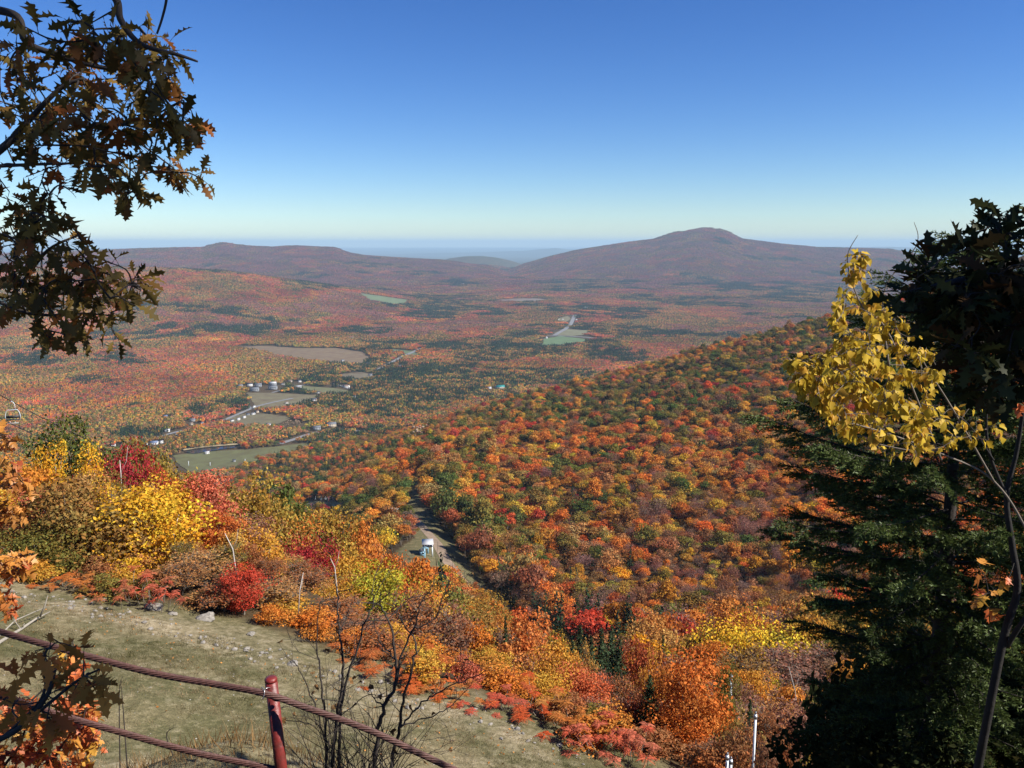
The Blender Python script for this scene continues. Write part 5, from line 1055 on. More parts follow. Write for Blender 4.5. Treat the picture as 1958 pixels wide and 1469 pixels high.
    q = P[3]; b.tube([q + Vector((.2, 0, .1)), q + Vector((.42, .1, .62)), q + Vector((.62, .1, 1.15))], [.05, .035, .015], 5); q = P[2]; b.tube([q, q + Vector((-.35, .1, .45)), q + Vector((-.10, .1, .95))], [.035, .025, .012], 5); q = P[2]; b.tube([q + Vector((.1, 0, .1)), q + Vector((.2, 0, .3))], [.03, .01], 5)
    tag(b.build('fallen_branch', paint('bleached_wood', (0.34, 0.30, 0.24), .85, .35, 6, .3), None, True), 'bleached dead branch lying on the grass at the left edge', 'branch')
build_heroes()
# ------------------------------------------------------------------ the lookout: post, wire rope, boughs and saplings at arm's length
M_ROPE = paint('rusty_wire_rope', (0.115, 0.048, 0.036), 0.6, 0.5, 30, .3, metal=0.1); M_WIRE = paint('thin_steel_wire', (0.6, 0.58, 0.55), 0.35, 0.1, 3, metal=0.8)
def spline(P, n):
    P = [Vector(p) for p in P]; out = []; m = len(P) - 1
    for i in range(n):
        t = i / (n - 1) * m; k = min(int(t), m - 1); f = t - k; p0, p1, p2, p3 = P[max(k - 1, 0)], P[k], P[k + 1], P[min(k + 2, m)]
        out.append(0.5 * ((2 * p1) + (p2 - p0) * f + (2 * p0 - 5 * p1 + 4 * p2 - p3) * f * f + (3 * p1 - p0 - 3 * p2 + p3) * f ** 3))
    return out
def wire_rope(P, R0, pitch, label):
    C = spline(P, 420); L = [0.0]
    for i in range(1, len(C)): L.append(L[-1] + (C[i] - C[i - 1]).length)
    b = MB(); ref = Vector((0, 0, 1)); fr = []
    for i, c in enumerate(C):
        d = (C[min(i + 1, len(C) - 1)] - C[max(i - 1, 0)]).normalized(); a = (ref - d * ref.dot(d)).normalized(); fr.append((a, d.cross(a)))
    for s in range(6):
        ph = 2 * math.pi * s / 6; b.tube([C[i] + (fr[i][0] * math.cos(ph - L[i] / pitch * 6.2832) + fr[i][1] * math.sin(ph - L[i] / pitch * 6.2832)) * R0 * .67 for i in range(len(C))], R0 * .345, 7, False)
    b.tube(C, R0 * .45, 6)
    return tag(b.build('wire_rope', M_ROPE, None, True), label, 'wire rope', 'wire ropes of the railing')
def build_railing():
    Y = 4.46
    wire_rope([at(a, b, Y + dy) for a, b, dy in ((-420, 1080, .5), (-200, 1148, .3), (0, 1208, .15), (150, 1250, .08), (300, 1289, .03), (420, 1310, 0), (508, 1327, -.03), (590, 1355, 0), (700, 1394, 0), (800, 1440, 0), (900, 1487, 0), (1050, 1560, 0))], .0185, .23, 'upper rusty twisted wire rope crossing the red post')
    wire_rope([at(a, b, Y + .08) for a, b in ((-420, 1228), (-200, 1283), (0, 1331), (110, 1366), (240, 1403), (380, 1441), (520, 1470), (700, 1512), (900, 1570))], .0185, .23, 'lower rusty twisted wire rope near the bottom edge')
    tp = at(518, 1300, 4.52); bt = at(541, 1500, 4.55); d = (tp - bt).normalized(); foot = bt - d * .55; foot.z = min(foot.z, hz(foot.x, foot.y) - .1)
    e = empty('railing_post', foot); f = lambda v: v - foot
    b = MB(); b.tube([f(foot), f(bt), f(tp - d * .006)], .0345, 24); b.build('pipe', M_REDP, e, True)
    b = MB(); b.tube([f(tp - d * .008), f(tp + d * .004), f(tp + d * .013), f(tp + d * .018)], [.0352, .0352, .030, .018], 24); b.build('cap', M_REDP, e, True)
    c = at(503, 1326, Y - .02); b = MB(); b.tube([f(c + Vector((.012 * math.cos(a) + .006 * math.sin(2 * a), -.028 * math.cos(a), .034 * math.sin(a)))) for a in np.linspace(0, 6.4, 28)], .0022, 5); b.tube([f(c + Vector((.006, -.02, .028))), f(c + Vector((.03, -.01, .04))), f(tp - d * .05)], .002, 5); b.build('tie_wire', M_WIRE, e, True)
    b = MB(); c = at(528, 1337, Y - .005); [b.tube([f(c + Vector((.022 * math.cos(a) + k, -.024 * math.sin(a), .026 * math.sin(a) - .006 * k))) for a in np.linspace(0, 6.3, 16)], .003, 5) for k in (0, .006, .012, .018)]; b.build('lashing', M_ROPE, e, True)
    tag(e, 'red painted steel post carrying the rusty wire ropes', 'post')
build_railing()

# leaf outlines: (distance along the midrib, half width)
OAK = [(0, .012), (.10, .04), (.17, .06), (.25, .20), (.29, .10), (.36, .09), (.46, .31), (.50, .15), (.57, .12), (.68, .29), (.71, .15), (.78, .09), (.87, .15), (.90, .06), (1.0, .004)]
OVATE = [(0, .01), (.08, .14), (.22, .27), (.40, .32), (.58, .27), (.76, .16), (.90, .06), (1.0, .004)]
MAPLE = [(0, .02), (.05, .20), (.10, .30), (.22, .18), (.30, .26), (.50, .56), (.46, .34), (.52, .22), (.62, .18), (.74, .26), (.78, .12), (.88, .10), (1.0, .004)]
def leaf_np(prof, Pt, D, Nn, size, g, curl=.35, fold=.25):
    """Leaf blades: Pt foot, D midrib direction, Nn face normal. Returns vertices and quads."""
    n = len(Pt); D = D / np.linalg.norm(D, axis=1)[:, None]; B = np.cross(D, Nn); B /= np.linalg.norm(B, axis=1)[:, None] + 1e-9; Nn = np.cross(B, D)
    pr = np.array(prof); m = len(pr); cu = (curl * (g.random(n) * 1.6 - .3))[:, None]; fo = (fold * (.4 + g.random(n)))[:, None]; tw = (g.normal(size=n) * .5)[:, None]; s = np.asarray(size)[:, None]
    asym = 1 + .25 * g.normal(size=(n, m))
    t = pr[:, 0][None]; w_ = pr[:, 1][None]
    def place(lat):
        z = -cu * t ** 2 * .6 + fo * np.abs(lat) + tw * lat * t; a = t - .25 * cu ** 2 * t ** 2
        return Pt[:, None] + (D[:, None] * a[..., None] + B[:, None] * lat[..., None] + Nn[:, None] * z[..., None]) * s[..., None]
    mid = place(np.zeros((n, m))); lf = place(w_ * asym); rt = place(-w_ * (2 - asym))
    V_ = np.stack([lf, mid, rt], 2).reshape(n, m * 3, 3)
    k = np.arange(m - 1)[:, None] * 3; q = np.concatenate([np.concatenate([k, k + 1, k + 4, k + 3], 1), np.concatenate([k + 1, k + 2, k + 5, k + 4], 1)])
    F = (q[None] + (np.arange(n) * m * 3)[:, None, None]).reshape(-1, 4)
    return V_.reshape(-1, 3), F, len(q)
def poly_pts(poly, n, g):
    P = np.array(poly, float); out = []
    while len(out) < n:
        q = P.min(0) + g.random((n, 2)) * (P.max(0) - P.min(0)); out += list(q[inside(P, q[:, 0], q[:, 1])])
    return np.array(out[:n])
def bough(name, label, cat, branches, regions, leaf, size, lm, bark, seed, per=6, twig=.005, droop=.5, curl=.4, spread=.09, extra=None, face=None, group=None, foot=None):
    """branches: [(pixel/depth polyline, r0, r1)]; regions: [(pixel polygon, number of twig ends, depth range)]."""
    g = np.random.default_rng(seed); mb = MB(); samples = []
    for pl, r0, r1 in branches:
        P = spline([at(*p) if len(p) == 3 and not isinstance(p, Vector) else p for p in pl], 6 * len(pl)); mb.tube(P, list(np.linspace(r0, r1, len(P))), 7); samples += [(p, r0 + (r1 - r0) * i / len(P)) for i, p in enumerate(P)]
    S = np.array([tuple(s[0]) for s in samples]); tips = []
    for poly, n, (d0, d1) in regions:
        q = poly_pts(poly, n, g); dep = d0 + (d1 - d0) * g.random(n); tips += [at(a, b, y) for (a, b), y in zip(q, dep)]
    Pt, D, vr, kl = [], [], [], []
    order = sorted(tips, key=lambda p: np.min(np.linalg.norm(S - np.array(p), axis=1)))
    for p in order:
        i = int(np.argmin(np.linalg.norm(S - np.array(p), axis=1) + .05 * g.random(len(S)))); a = Vector(S[i]); dv = p - a; mid = a + dv * .5 + Vector(g.normal(size=3)) * dv.length * .10 + Vector((0, 0, .06 * dv.length))
        tw = spline([a, mid, p], 7); mb.tube(tw, list(np.linspace(twig, twig * .45, 7)), 5, False); S = np.vstack([S, np.array([tuple(v) for v in tw[2:]])]); ck = g.random(); dn = dv.normalized() if dv.length > 1e-4 else Vector((1, 0, 0))
        for j in range(max(int(per * (.6 + .8 * g.random())), 1)):
            f = .45 + .55 * g.random() if j else 1.0; c = a + dv * f if f < 1 else p; k_ = min(int(f * 6), 6); c = tw[k_]
            dr = Vector(g.normal(size=3)) * .75 + dn * .7 + Vector((0, 0, -droop)); dr.normalize(); st_ = c + dr * spread * (.5 + .7 * g.random()) * .5
            mb.tube([c, st_], [.0016, .0012], 3, False); Pt.append(tuple(st_)); D.append(tuple((dr + Vector((0, 0, -droop * .6))).normalized())); vr.append(g.random()); kl.append(min(max(ck * .6 + .4 * g.random(), 0), 1))
    Pt = np.array(Pt); D = np.array(D); n = len(Pt); Nn = unit(n, g); Nn[:, 2] = np.abs(Nn[:, 2]) + .3
    if face is not None: Nn += np.array(face)
    V_, F, q = leaf_np(leaf, Pt, D, Nn, size * (.65 + .6 * g.random(n)), g, curl)
    base = foot if foot is not None else branches[0][0][0]; base = at(*base) if not isinstance(base, Vector) else base
    e = empty(name, base); V_ = V_ - np.array(base); mb.v = [tuple(Vector(v) - base) for v in mb.v]
    mb.build('branches', bark, e, True); obj('foliage', mesh_np('foliage', V_, F, lm, True, {'var': np.repeat(vr, q), 'clump': np.repeat(kl, q)}), e)
    return tag(e, label, cat, group)
L_OAK = leaf_mat('brown_olive_oak_leaf', (.150, .100, .024), .42, .012, .5, 1.5, second=(.30, .10, .026)); L_YEL = leaf_mat('yellow_birch_leaf', (.62, .43, .045), .42, .01, .55, 1.15, second=(.60, .34, .05)); L_ORG = leaf_mat('orange_red_maple_leaf', (.62, .155, .045), .38, .03, .55, 1.2, second=(.62, .33, .05)); L_DRK = leaf_mat('shade_dark_maple_leaf', (.040, .045, .016), .25, .012, .5, 1.5, second=(.07, .035, .014)); L_BRN = leaf_mat('brown_sapling_leaf', (.52, .23, .05), .5, .0, .5, 1.5, second=(.60, .17, .05)); L_DED = leaf_mat('dead_leaf', (.16, .10, .045), .2, 0, .5, 1.4); L_EDG = leaf_mat('orange_edge_leaf', (.62, .26, .05), .40, .03, .55, 1.15, second=(.52, .11, .04))  # upper right maple leaves: shade put into the dark leaf colour
M_BLKBARK = paint('shade_black_bark', (0.020, 0.016, 0.013), .9, .5, 14, .5); M_TWIG = paint('grey_brown_twig', (0.20, 0.16, 0.12), .8, .4, 20)  # sapling bark near-black: shade put into its colour
def build_boughs():
    c1 = [(0, 50), (60, 25), (110, 30), (200, 12), (245, 40), (300, 60), (340, 95), (355, 150), (362, 210), (355, 250), (345, 290), (335, 330), (285, 345), (240, 360), (205, 345), (150, 330), (60, 318), (0, 330)]
    c2 = [(0, 360), (60, 372), (110, 400), (160, 440), (215, 490), (270, 510), (285, 545), (270, 595), (240, 600), (165, 625), (90, 600), (0, 600)]
    foot = Vector((-3.7, 3.4, hz(-3.7, 3.4)))
    B = [([foot, Vector((-3.6, 3.4, .2)), Vector((-3.3, 3.5, 1.2)), Vector((-2.7, 3.55, 1.75)), (-120, -40, 3.6)], .10, .035), ([(-160, 60, 3.6), (-60, 20, 3.6), (30, 30, 3.6), (50, 80, 3.6), (110, 105, 3.65), (200, 130, 3.7), (260, 128, 3.7), (300, 118, 3.7)], .020, .005), ([(-120, -40, 3.6), (120, -60, 3.5), (215, -10, 3.5), (232, 40, 3.5), (270, 85, 3.5), (340, 105, 3.5), (378, 118, 3.5)], .022, .004), ([(318, -30, 3.5), (318, 0, 3.5), (310, 35, 3.5), (300, 65, 3.5)], .006, .004),
         ([(-150, 420, 3.8), (-40, 320, 3.8), (20, 270, 3.8), (60, 225, 3.8), (115, 170, 3.8), (160, 150, 3.8)], .022, .006), ([(20, 270, 3.8), (110, 250, 3.8), (200, 240, 3.8), (260, 270, 3.7), (330, 320, 3.7)], .009, .003), ([(-40, 320, 3.8), (60, 315, 3.8), (160, 312, 3.7)], .010, .004), ([Vector((-3.5, 3.45, .3)), (-140, 640, 3.9), (-40, 560, 3.9), (40, 545, 3.9), (130, 560, 3.85), (190, 520, 3.8), (270, 555, 3.8)], .024, .004), ([(40, 545, 3.9), (90, 480, 3.8), (150, 450, 3.8)], .010, .004), ([(-40, 560, 3.9), (60, 600, 3.8), (160, 600, 3.8), (220, 605, 3.8)], .009, .003)]
    bough('oak_tree', 'brown leaved oak whose shaded boughs hang in from the left', 'tree', B, [(c1, 112, (3.1, 4.2)), (c2, 70, (3.3, 4.3)), ([(330, 190), (365, 200), (385, 245), (350, 260)], 3, (3.5, 3.7)), ([(300, 270), (370, 335), (390, 345), (330, 350)], 4, (3.5, 3.7)), ([(200, 350), (290, 350), (270, 385), (215, 375)], 5, (3.4, 3.8)), ([(60, 600), (250, 620), (240, 655), (150, 650), (60, 650)], 8, (3.5, 3.9)), ([(60, 345), (150, 355), (140, 385), (60, 375)], 3, (3.5, 3.8))], OAK, .090, L_OAK, M_DARKBARK, 3, 6.5, .0045, .35, .55, .05, foot=foot)
    yf = Vector((3.1, 4.6, hz(3.1, 4.6)))
    YB = [([yf, (2080, 1300, 4.6), (1975, 1040, 4.6), (1900, 920, 4.6), (1800, 868, 4.55), (1700, 830, 4.5), (1610, 800, 4.4), (1550, 740, 4.35)], .008, .0025), ([(1900, 920, 4.6), (1820, 780, 4.5), (1770, 700, 4.5), (1745, 650, 4.5)], .006, .002), ([(1800, 880, 4.5), (1700, 640, 4.4), (1650, 590, 4.4), (1620, 500, 4.4), (1640, 450, 4.4)], .006, .0015), ([(1640, 760, 4.4), (1560, 700, 4.3), (1510, 690, 4.3)], .004, .0015), ([(1700, 700, 4.4), (1690, 560, 4.5), (1752, 470, 4.5), (1748, 425, 4.5)], .005, .0012), ([(1680, 850, 4.4), (1745, 862, 4.35), (1790, 858, 4.3)], .004, .003)]
    bough('birch_sapling', 'sunlit yellow leaved sapling in front of the dark spruce', 'sapling', YB, [([(1595, 560), (1650, 530), (1720, 590), (1800, 690), (1800, 760), (1850, 800), (1830, 865), (1700, 870), (1590, 825), (1510, 745), (1560, 670)], 265, (3.8, 5.0)), ([(1500, 670), (1560, 690), (1600, 720), (1580, 780), (1520, 740)], 42, (4.1, 4.4)), ([(1615, 480), (1650, 470), (1660, 540), (1610, 560)], 13, (4.3, 4.5)), ([(1840, 760), (1900, 780), (1930, 830), (1850, 850)], 10, (4.3, 4.7))], OVATE, .047, L_YEL, M_TWIG, 8, 7, .0022, .9, .5, .03, foot=yf)
    mf = Vector((5.3, 1.7, hz(5.3, 1.7)))
    MBR = [([mf, Vector((5.3, 1.75, .5)), Vector((5.25, 1.8, 3.0)), Vector((5.2, 1.9, 6.0)), Vector((5.2, 2.0, 8.4))], .17, .05), ([Vector((5.3, 1.75, .6)), (2300, 420, 3.2), (2050, 470, 3.1), (1900, 520, 3.05), (1800, 545, 3.0), (1730, 560, 3.0)], .034, .004), ([(2050, 470, 3.1), (1960, 430, 3.1), (1925, 410, 3.1)], .012, .004), ([(2100, 560, 3.2), (1960, 620, 3.1), (1860, 660, 3.1), (1790, 640, 3.05)], .014, .003), ([(2100, 560, 3.2), (2000, 700, 3.1), (1900, 735, 3.1)], .012, .003), ([Vector((5.25, 1.8, 2.4)), Vector((4.2, 1.9, 3.2)), Vector((3.2, 2.2, 3.6))], .06, .01), ([Vector((5.2, 1.9, 5.5)), Vector((4.4, 2.2, 7.0)), Vector((3.8, 2.5, 7.8))], .05, .01)]
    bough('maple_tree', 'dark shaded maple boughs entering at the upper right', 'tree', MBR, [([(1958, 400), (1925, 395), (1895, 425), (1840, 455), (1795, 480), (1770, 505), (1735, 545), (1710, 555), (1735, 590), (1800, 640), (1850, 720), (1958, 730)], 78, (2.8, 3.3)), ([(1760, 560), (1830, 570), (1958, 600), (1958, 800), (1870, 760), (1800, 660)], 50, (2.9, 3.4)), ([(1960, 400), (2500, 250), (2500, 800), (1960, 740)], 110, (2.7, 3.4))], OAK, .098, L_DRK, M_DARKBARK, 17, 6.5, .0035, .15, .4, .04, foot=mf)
    df = Vector((3.05, 5.2, hz(3.05, 5.2)))
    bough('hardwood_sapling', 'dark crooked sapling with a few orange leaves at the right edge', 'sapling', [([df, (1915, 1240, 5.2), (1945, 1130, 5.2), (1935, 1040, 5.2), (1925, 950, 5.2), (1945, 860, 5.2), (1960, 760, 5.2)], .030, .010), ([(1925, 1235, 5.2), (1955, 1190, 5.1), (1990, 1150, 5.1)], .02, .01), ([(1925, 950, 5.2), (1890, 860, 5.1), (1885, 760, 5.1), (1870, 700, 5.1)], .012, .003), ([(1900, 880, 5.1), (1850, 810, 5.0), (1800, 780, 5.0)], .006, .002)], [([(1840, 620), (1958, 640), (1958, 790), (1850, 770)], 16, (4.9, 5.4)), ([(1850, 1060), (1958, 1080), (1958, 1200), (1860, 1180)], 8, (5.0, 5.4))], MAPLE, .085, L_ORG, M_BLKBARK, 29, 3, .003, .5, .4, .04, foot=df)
    of = Vector((-2.3, 2.75, hz(-2.3, 2.75)))
    bough('oak_sapling', 'brown leaved oak sapling reaching over the wire ropes', 'sapling', [([of, (-170, 1560, 2.7), (-40, 1440, 2.65), (40, 1390, 2.6), (90, 1330, 2.6), (105, 1280, 2.6)], .014, .006), ([(40, 1390, 2.6), (100, 1340, 2.6), (150, 1300, 2.6), (190, 1280, 2.6)], .007, .003), ([(0, 1415, 2.65), (80, 1335, 2.6), (85, 1255, 2.6), (100, 1235, 2.6)], .006, .003)], [([(70, 1235), (120, 1225), (165, 1245), (200, 1290), (200, 1330), (130, 1330), (60, 1310), (20, 1270)], 15, (2.45, 2.75)), ([(20, 1330), (110, 1330), (110, 1400), (40, 1400)], 7, (2.5, 2.75))], OAK, .088, L_BRN, M_DARKBARK, 12, 4, .003, .15, .6, .03, foot=of)
    rf = Vector((-2.75, 4.7, hz(-2.75, 4.7)))
    bough('maple_shrub', 'orange red maple shrub at the bottom left corner', 'shrub', [([rf, (0, 1500, 4.75), (40, 1420, 4.7), (60, 1340, 4.7)], .014, .004), ([rf, (80, 1500, 4.8), (110, 1440, 4.8), (150, 1380, 4.75)], .012, .004), ([rf, (-60, 1480, 4.7), (-40, 1380, 4.7), (0, 1320, 4.7)], .012, .004), ([rf, (150, 1510, 4.8), (180, 1460, 4.8)], .010, .004), ([(60, 1340, 4.75), (120, 1280, 4.8), (140, 1225, 4.85)], .006, .003)], [([(-60, 1320), (40, 1330), (110, 1330), (170, 1370), (195, 1420), (180, 1500), (-60, 1520)], 120, (4.5, 5.2)), ([(120, 1210), (160, 1230), (150, 1290), (110, 1290)], 6, (4.75, 4.95)), ([(150, 1340), (200, 1350), (190, 1400)], 5, (4.7, 5.0))], MAPLE, .078, L_ORG, M_DARKBARK, 33, 6, .003, .5, .45, .03, foot=rf)
    ef = Vector((-5.1, 6.9, hz(-5.1, 6.9)))
    bough('young_maple', 'orange leaved young maple at the far left edge', 'sapling', [([ef, Vector((-5.0, 6.95, -4.3)), (-150, 1200, 7.0), (-110, 1000, 7.0), (-90, 880, 7.0), (-60, 800, 7.0)], .05, .015), ([(-110, 1000, 7.0), (-40, 940, 7.0), (30, 900, 7.0)], .012, .004), ([(-150, 1160, 7.0), (-60, 1110, 7.0), (20, 1095, 7.0), (60, 1060, 7.0)], .014, .004), ([(-60, 1110, 7.0), (0, 1160, 6.9), (20, 1180, 6.9)], .008, .003), ([(-90, 880, 7.0), (-30, 840, 7.0), (20, 830, 7.0)], .01, .003)], [([(-90, 800), (10, 810), (30, 860), (55, 900), (60, 960), (30, 990), (-90, 1010)], 48, (6.6, 7.4)), ([(-60, 1060), (40, 1050), (75, 1070), (60, 1110), (-60, 1130)], 30, (6.6, 7.2)), ([(-60, 1120), (10, 1130), (25, 1180), (-60, 1190)], 18, (6.6, 7.1))], MAPLE, .098, L_EDG, M_DARKBARK, 44, 6, .004, .4, .45, .04, foot=ef)
build_boughs()
def build_bare_shrub():
    g = np.random.default_rng(70); b = MB()
    S = [([(632, 1490), (640, 1400), (652, 1330), (655, 1270), (648, 1200), (645, 1150), (640, 1100)], .019, .004), ([(648, 1490), (650, 1390), (657, 1320), (690, 1215), (712, 1160), (713, 1130)], .017, .003), ([(622, 1490), (622, 1380), (613, 1300), (608, 1250), (606, 1200), (612, 1150)], .012, .003), ([(628, 1440), (612, 1380), (594, 1330), (576, 1285), (558, 1262)], .009, .003), ([(712, 1490), (722, 1400), (738, 1342), (757, 1312), (756, 1260), (748, 1200), (730, 1165), (712, 1150)], .020, .004), ([(757, 1312), (766, 1260), (792, 1200), (806, 1150), (832, 1115)], .012, .003), ([(792, 1200), (832, 1185), (852, 1130), (866, 1105)], .007, .002), ([(742, 1490), (764, 1395), (768, 1350), (788, 1275), (796, 1235), (772, 1195), (757, 1168)], .017, .003), ([(766, 1390), (800, 1350), (832, 1328), (872, 1308), (922, 1286), (938, 1278)], .009, .002), ([(770, 1388), (842, 1362), (884, 1328), (900, 1310)], .006, .002), ([(733, 1350), (712, 1332), (706, 1282)], .008, .002), ([(756, 1262), (728, 1228), (716, 1190), (724, 1150)], .007, .002), ([(655, 1480), (680, 1440), (700, 1410)], .006, .002), ([(640, 1380), (700, 1330), (735, 1345)], .005, .002), ([(700, 1490), (680, 1400), (664, 1350)], .006, .002), ([(540, 1378), (600, 1390), (640, 1440)], .004, .002), ([(500, 1365), (560, 1352), (592, 1372), (640, 1420)], .004, .0015), ([(760, 1440), (820, 1440), (850, 1425), (872, 1415)], .004, .0015)]
    tips = []; dead = []
    for pl, r0, r1 in S:
        dy = g.normal() * .16; P = spline([at(a, c, 5.05 + dy) for a, c in pl], 5 * len(pl)); P = [p + Vector(g.normal(size=3)) * .005 for p in P]; b.tube(P, list(np.linspace(r0 * .74, r1 * .7, len(P))), 6)
        for i in range(4, len(P), 2):
            if g.random() < .75:
                d = Vector((g.normal() * .8, g.normal() * .5, .35 + .5 * g.random())).normalized(); L = (.08 + .26 * g.random()); q = P[i] + d * L + Vector(g.normal(size=3)) * .04; m_ = P[i] + d * L * .5 + Vector(g.normal(size=3)) * .025
                r = max(r0 * .18, .0018); b.tube([P[i], m_, q], [r, r * .7, .0009], 4, False)
                for _ in range(2):
                    d2 = (d + Vector(g.normal(size=3)) * .7).normalized(); q2 = m_ + d2 * L * .6; b.tube([m_, q2], [.0013, .0008], 3, False); tips.append(q2)
                tips.append(q)
    for i in range(70):
        a = Vector(at(610 + 150 * g.random(), 1490, 4.8 + .5 * g.random())); d = Vector((g.normal() * .55, g.normal() * .3, 1)).normalized(); L = .2 + .45 * g.random(); q = a + d * L; m_ = a + d * L * .5 + Vector(g.normal(size=3)) * .03; b.tube([a, m_, q], [.004, .0026, .001], 4, False); tips.append(q); b.tube([m_, m_ + (d + Vector(g.normal(size=3)) * .6).normalized() * L * .5], [.002, .0009], 3, False)
    k = g.choice(len(tips), 46, replace=False); Pt = np.array([tuple(tips[i]) for i in k]); D = unit(len(k), g); D[:, 2] -= .5; V_, F, q = leaf_np(OVATE, Pt, D, unit(len(k), g), .045 * (.6 + .7 * g.random(len(k))), g, .8, .5)
    base = at(690, 1500, 5.05); base.z = hz(base.x, base.y); n0 = len(b.v); b.v = [tuple(Vector(v) - base) for v in b.v]
    for x_, y_ in ((632, 640), (648, 650), (622, 625), (712, 705), (742, 728)):
        p = at(x_, 1490, 5.05) - base; b.tube([p, Vector((p.x * .4, p.y * .4, -.15))], [.019, .024], 6)
    e = empty('bare_shrub', base); b.build('stems', M_DARKBARK, e, True); obj('dead_leaves', mesh_np('dead_leaves', V_ - np.array(base), F, L_DED, True, {'var': g.random(len(F)), 'clump': g.random(len(F))}), e)
    tag(e, 'nearly leafless many stemmed shrub right of the red post', 'shrub')
    # dry stalks and dark brush on the brow of the bank under the ropes
    for k, (pl, lb) in enumerate([([(222, 1395), (228, 1340), (231, 1300)], 'left one of two thin dry stalks over the lower rope'), ([(238, 1400), (235, 1350), (232, 1312)], 'right one of two thin dry stalks over the lower rope'), ([(330, 1420), (318, 1405), (335, 1390)], 'small dark twig standing on the lower rope brow')]):
        s_ = MB(); P = [at(a, c, 5.9) for a, c in pl]; P[0].z = hz(P[0].x, P[0].y) - .02; P = spline(P, 8); s_.tube(P, list(np.linspace(.006, .0015, 8)), 5)
        for i in (3, 5, 6): s_.tube([P[i], P[i] + Vector((g.normal() * .05, .0, .05))], [.0015, .0008], 3)
        tag(s_.build('dry_stalk', M_DARKBARK), lb, 'plant stalk')
    n = 2600; x = -2.2 + g.normal(size=n) * 1.0; y = 6.0 + g.normal(size=n) * .55; z = h(x, y); hh = .05 + .16 * g.random(n) ** 2; P0 = np.stack([x, y, z - .01], 1); d = unit(n, g) * .55; d[:, 2] = 1; s_ = unit(n, g) * .004; s_[:, 2] = 0
    V_ = np.stack([P0 - s_, P0 + s_, P0 + d * hh[:, None] * .6 + s_ * .7, P0 + d * hh[:, None] + [0, 0, 0]], 1).reshape(-1, 3)
    tag(obj('dry_grass', mesh_np('dry_grass', V_, np.arange(4 * n).reshape(-1, 4), leaf_mat('dry_grass_blade', (.22, .15, .07), .3, 0, .4, 1.4), False, {'var': g.random(n), 'clump': g.random(n)})), 'dry grass and dark brush on the bank brow under the lower rope', 'grass', None, 'stuff')
build_bare_shrub()

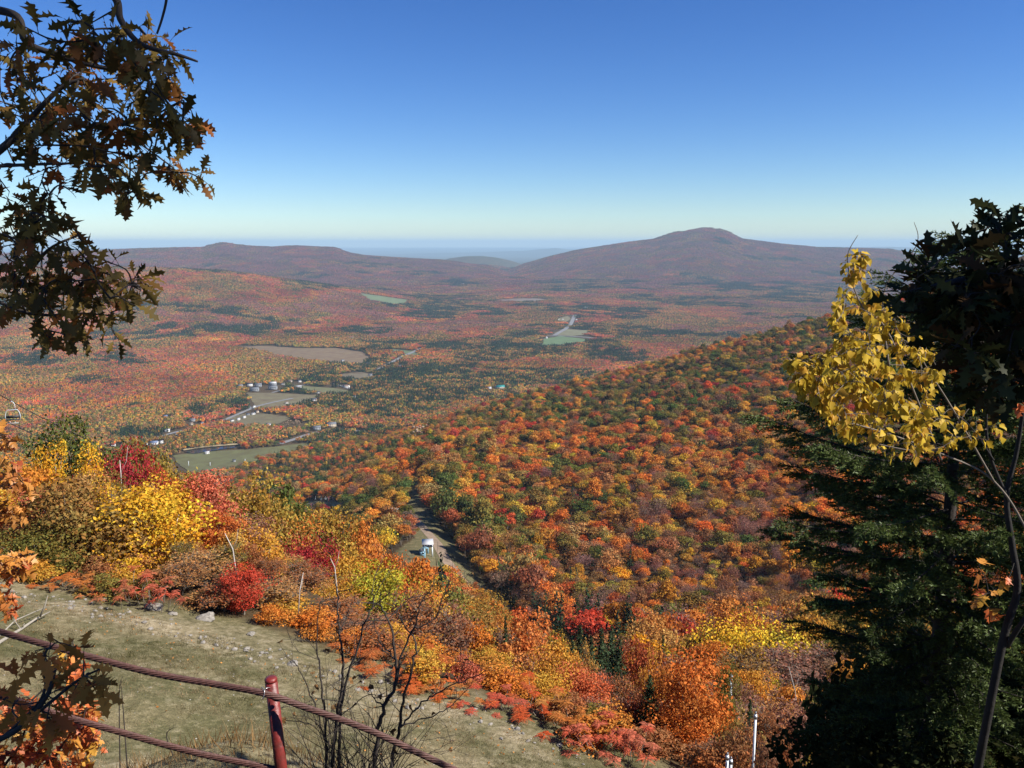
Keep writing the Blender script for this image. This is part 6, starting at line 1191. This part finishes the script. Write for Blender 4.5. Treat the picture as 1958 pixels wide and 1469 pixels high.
# the big spruce at the right, needle by needle, and its neighbour outside the picture that keeps it in the shade
def near_spruce(foot, H, rb, label, seed, nb=74, dens=1.0, zlo=.10, bulge=False):
    g = np.random.default_rng(seed); mb = MB(); mb.tube([(0, 0, -.3), (.02, 0, H * .4), (0, .02, H * .8), (0, 0, H)], [.085, .06, .025, .006], 9); C = []; Dd = []; O = []; vr = []; br = MB()
    for i in range(nb):
        f = (i + g.random()) / nb; z = H * (zlo + (1 - zlo - .03) * f); L = rb * (float(np.interp(f, [0, .28, .46, .56, .8, 1], [.62, .66, 1.0, .92, .45, .04])) if bulge else (1 - f) ** .8) * (.7 + .45 * g.random()) + .08; a = i * 2.399 + g.normal() * .25; d = Vector((math.cos(a), math.sin(a), 0)); up = .35 - .6 * (1 - f) * g.random()
        P = [Vector((0, 0, z)) + d * L * t + Vector((0, 0, L * (up * t - .30 * t * t * (1 - f) + .16 * t ** 3))) for t in np.linspace(0, 1, 8)]; br.tube(P, list(np.linspace(.014 * (1.2 - f), .003, 8)), 5, False)
        nt_ = int(L * 34 * dens) + 4; sd_ = Vector((-d.y, d.x, 0)); tv = g.random()
        for j in range(nt_):
            t = .12 + .88 * (j + g.random()) / nt_; k = min(int(t * 7), 6); c = P[k].lerp(P[k + 1], t * 7 - k); s = 1 if j % 2 else -1; tl = (.10 + .30 * L * (1 - t) ** .7 * g.random() + .05)
            dr = (d * (.75 + .3 * g.random()) + sd_ * s * (.9 * (1.1 - t)) + Vector((0, 0, g.normal() * .16 - .12))).normalized(); q = c + dr * tl; br.tube([c, q], [.0028, .0012], 3, False)
            m = int(tl * 210 * dens) + 8; tt = g.random(m); C.append(np.array(c) + np.array(dr) * (tl * tt)[:, None]); O.append(np.tile(np.array(dr), (m, 1))); vr.append(np.clip(tv * .5 + .5 * g.random(m), 0, 1))
    C = np.concatenate(C); O = np.concatenate(O); n = len(C); r = unit(n, g); r[:, 2] = r[:, 2] * .6 + .15; nd = O * .75 + r * .8; nd /= np.linalg.norm(nd, axis=1)[:, None]; w_ = np.cross(nd, unit(n, g)); w_ /= np.linalg.norm(w_, axis=1)[:, None]; ln = (.030 + .014 * g.random(n))[:, None]; wd = .0046
    V_ = np.stack([C, C + nd * ln * .5 + w_ * wd, C + nd * ln, C + nd * ln * .5 - w_ * wd], 1).reshape(-1, 3)
    e = empty('spruce_tree', foot); mb.build('trunk', M_DARKBARK, e, True); br.build('branches', M_DARKBARK, e); obj('needles', mesh_np('needles', V_, np.arange(4 * n).reshape(-1, 4), M_NEEDLE, False, {'var': np.concatenate(vr), 'clump': g.random(n)}), e)
    return tag(e, label, 'spruce tree')
M_NEEDLE = leaf_mat('spruce_needle', (.078, .115, .032), .25, .02, .5, 1.5, shift=(1, .85, .8))
def build_near_spruces():
    x, y = U(1795, 1200) * 6.6, 6.6; near_spruce(Vector((x, y, hz(x, y))), .18 - hz(x, y), 1.5, 'big dark spruce filling the right side behind the yellow sapling', 81, 150, 1.1, bulge=True)
    x, y = U(2140, 1200) * 7.6, 7.6; near_spruce(Vector((x, y, hz(x, y))), 4.7, 1.7, 'dark spruce cut by the right edge of the view', 82, 80, .9)
    x, y = 6.3, 6.0; near_spruce(Vector((x, y, hz(x, y))), 5.2, 1.7, 'spruce standing out of view to the right', 83, 60, .5)
build_near_spruces()
# trees out of view to the right, placed there to shade the boughs
def build_shade():
    g = np.random.default_rng(90)
    for k, (x, y, H, w_) in enumerate(((7.6, -0.1, 13.0, 2.3), (9.8, 6.6, 9.0, 4.0), (8.2, -2.6, 11.5, 4.4))):
        plant('round', x, y, H, w_, 'olive', ['tall olive leaved tree beside the lookout, just out of view', 'olive leaved tree behind the out of view spruce', 'olive leaved tree behind the lookout'][k], None, k)
build_shade()
# ------------------------------------------------------------------ the air
def build_haze():
    mb = MB(); x0, x1, y0, y1, z0, z1 = -71000, 71000, -71000, 71000, -1400, 225
    mb.box(((x0 + x1) / 2, (y0 + y1) / 2, (z0 + z1) / 2), (x1 - x0, y1 - y0, z1 - z0))
    m, n, l = mat_new('thin_blue_haze'); out = N(n, 'ShaderNodeOutputMaterial')
    v = N(n, 'ShaderNodeVolumePrincipled', Density=HAZE_DENSITY, Anisotropy=0.0); v.inputs['Color'].default_value = (*HAZE_COLOR, 1)
    l.new(v.outputs[0], out.inputs['Volume'])
    o = mb.build('haze', m); tag(o, 'thin blue haze in the air over the valley', 'haze', None, 'stuff')
HAZE_DENSITY = 3.7e-5; HAZE_COLOR = (0.53, 0.76, 0.93)
build_haze()
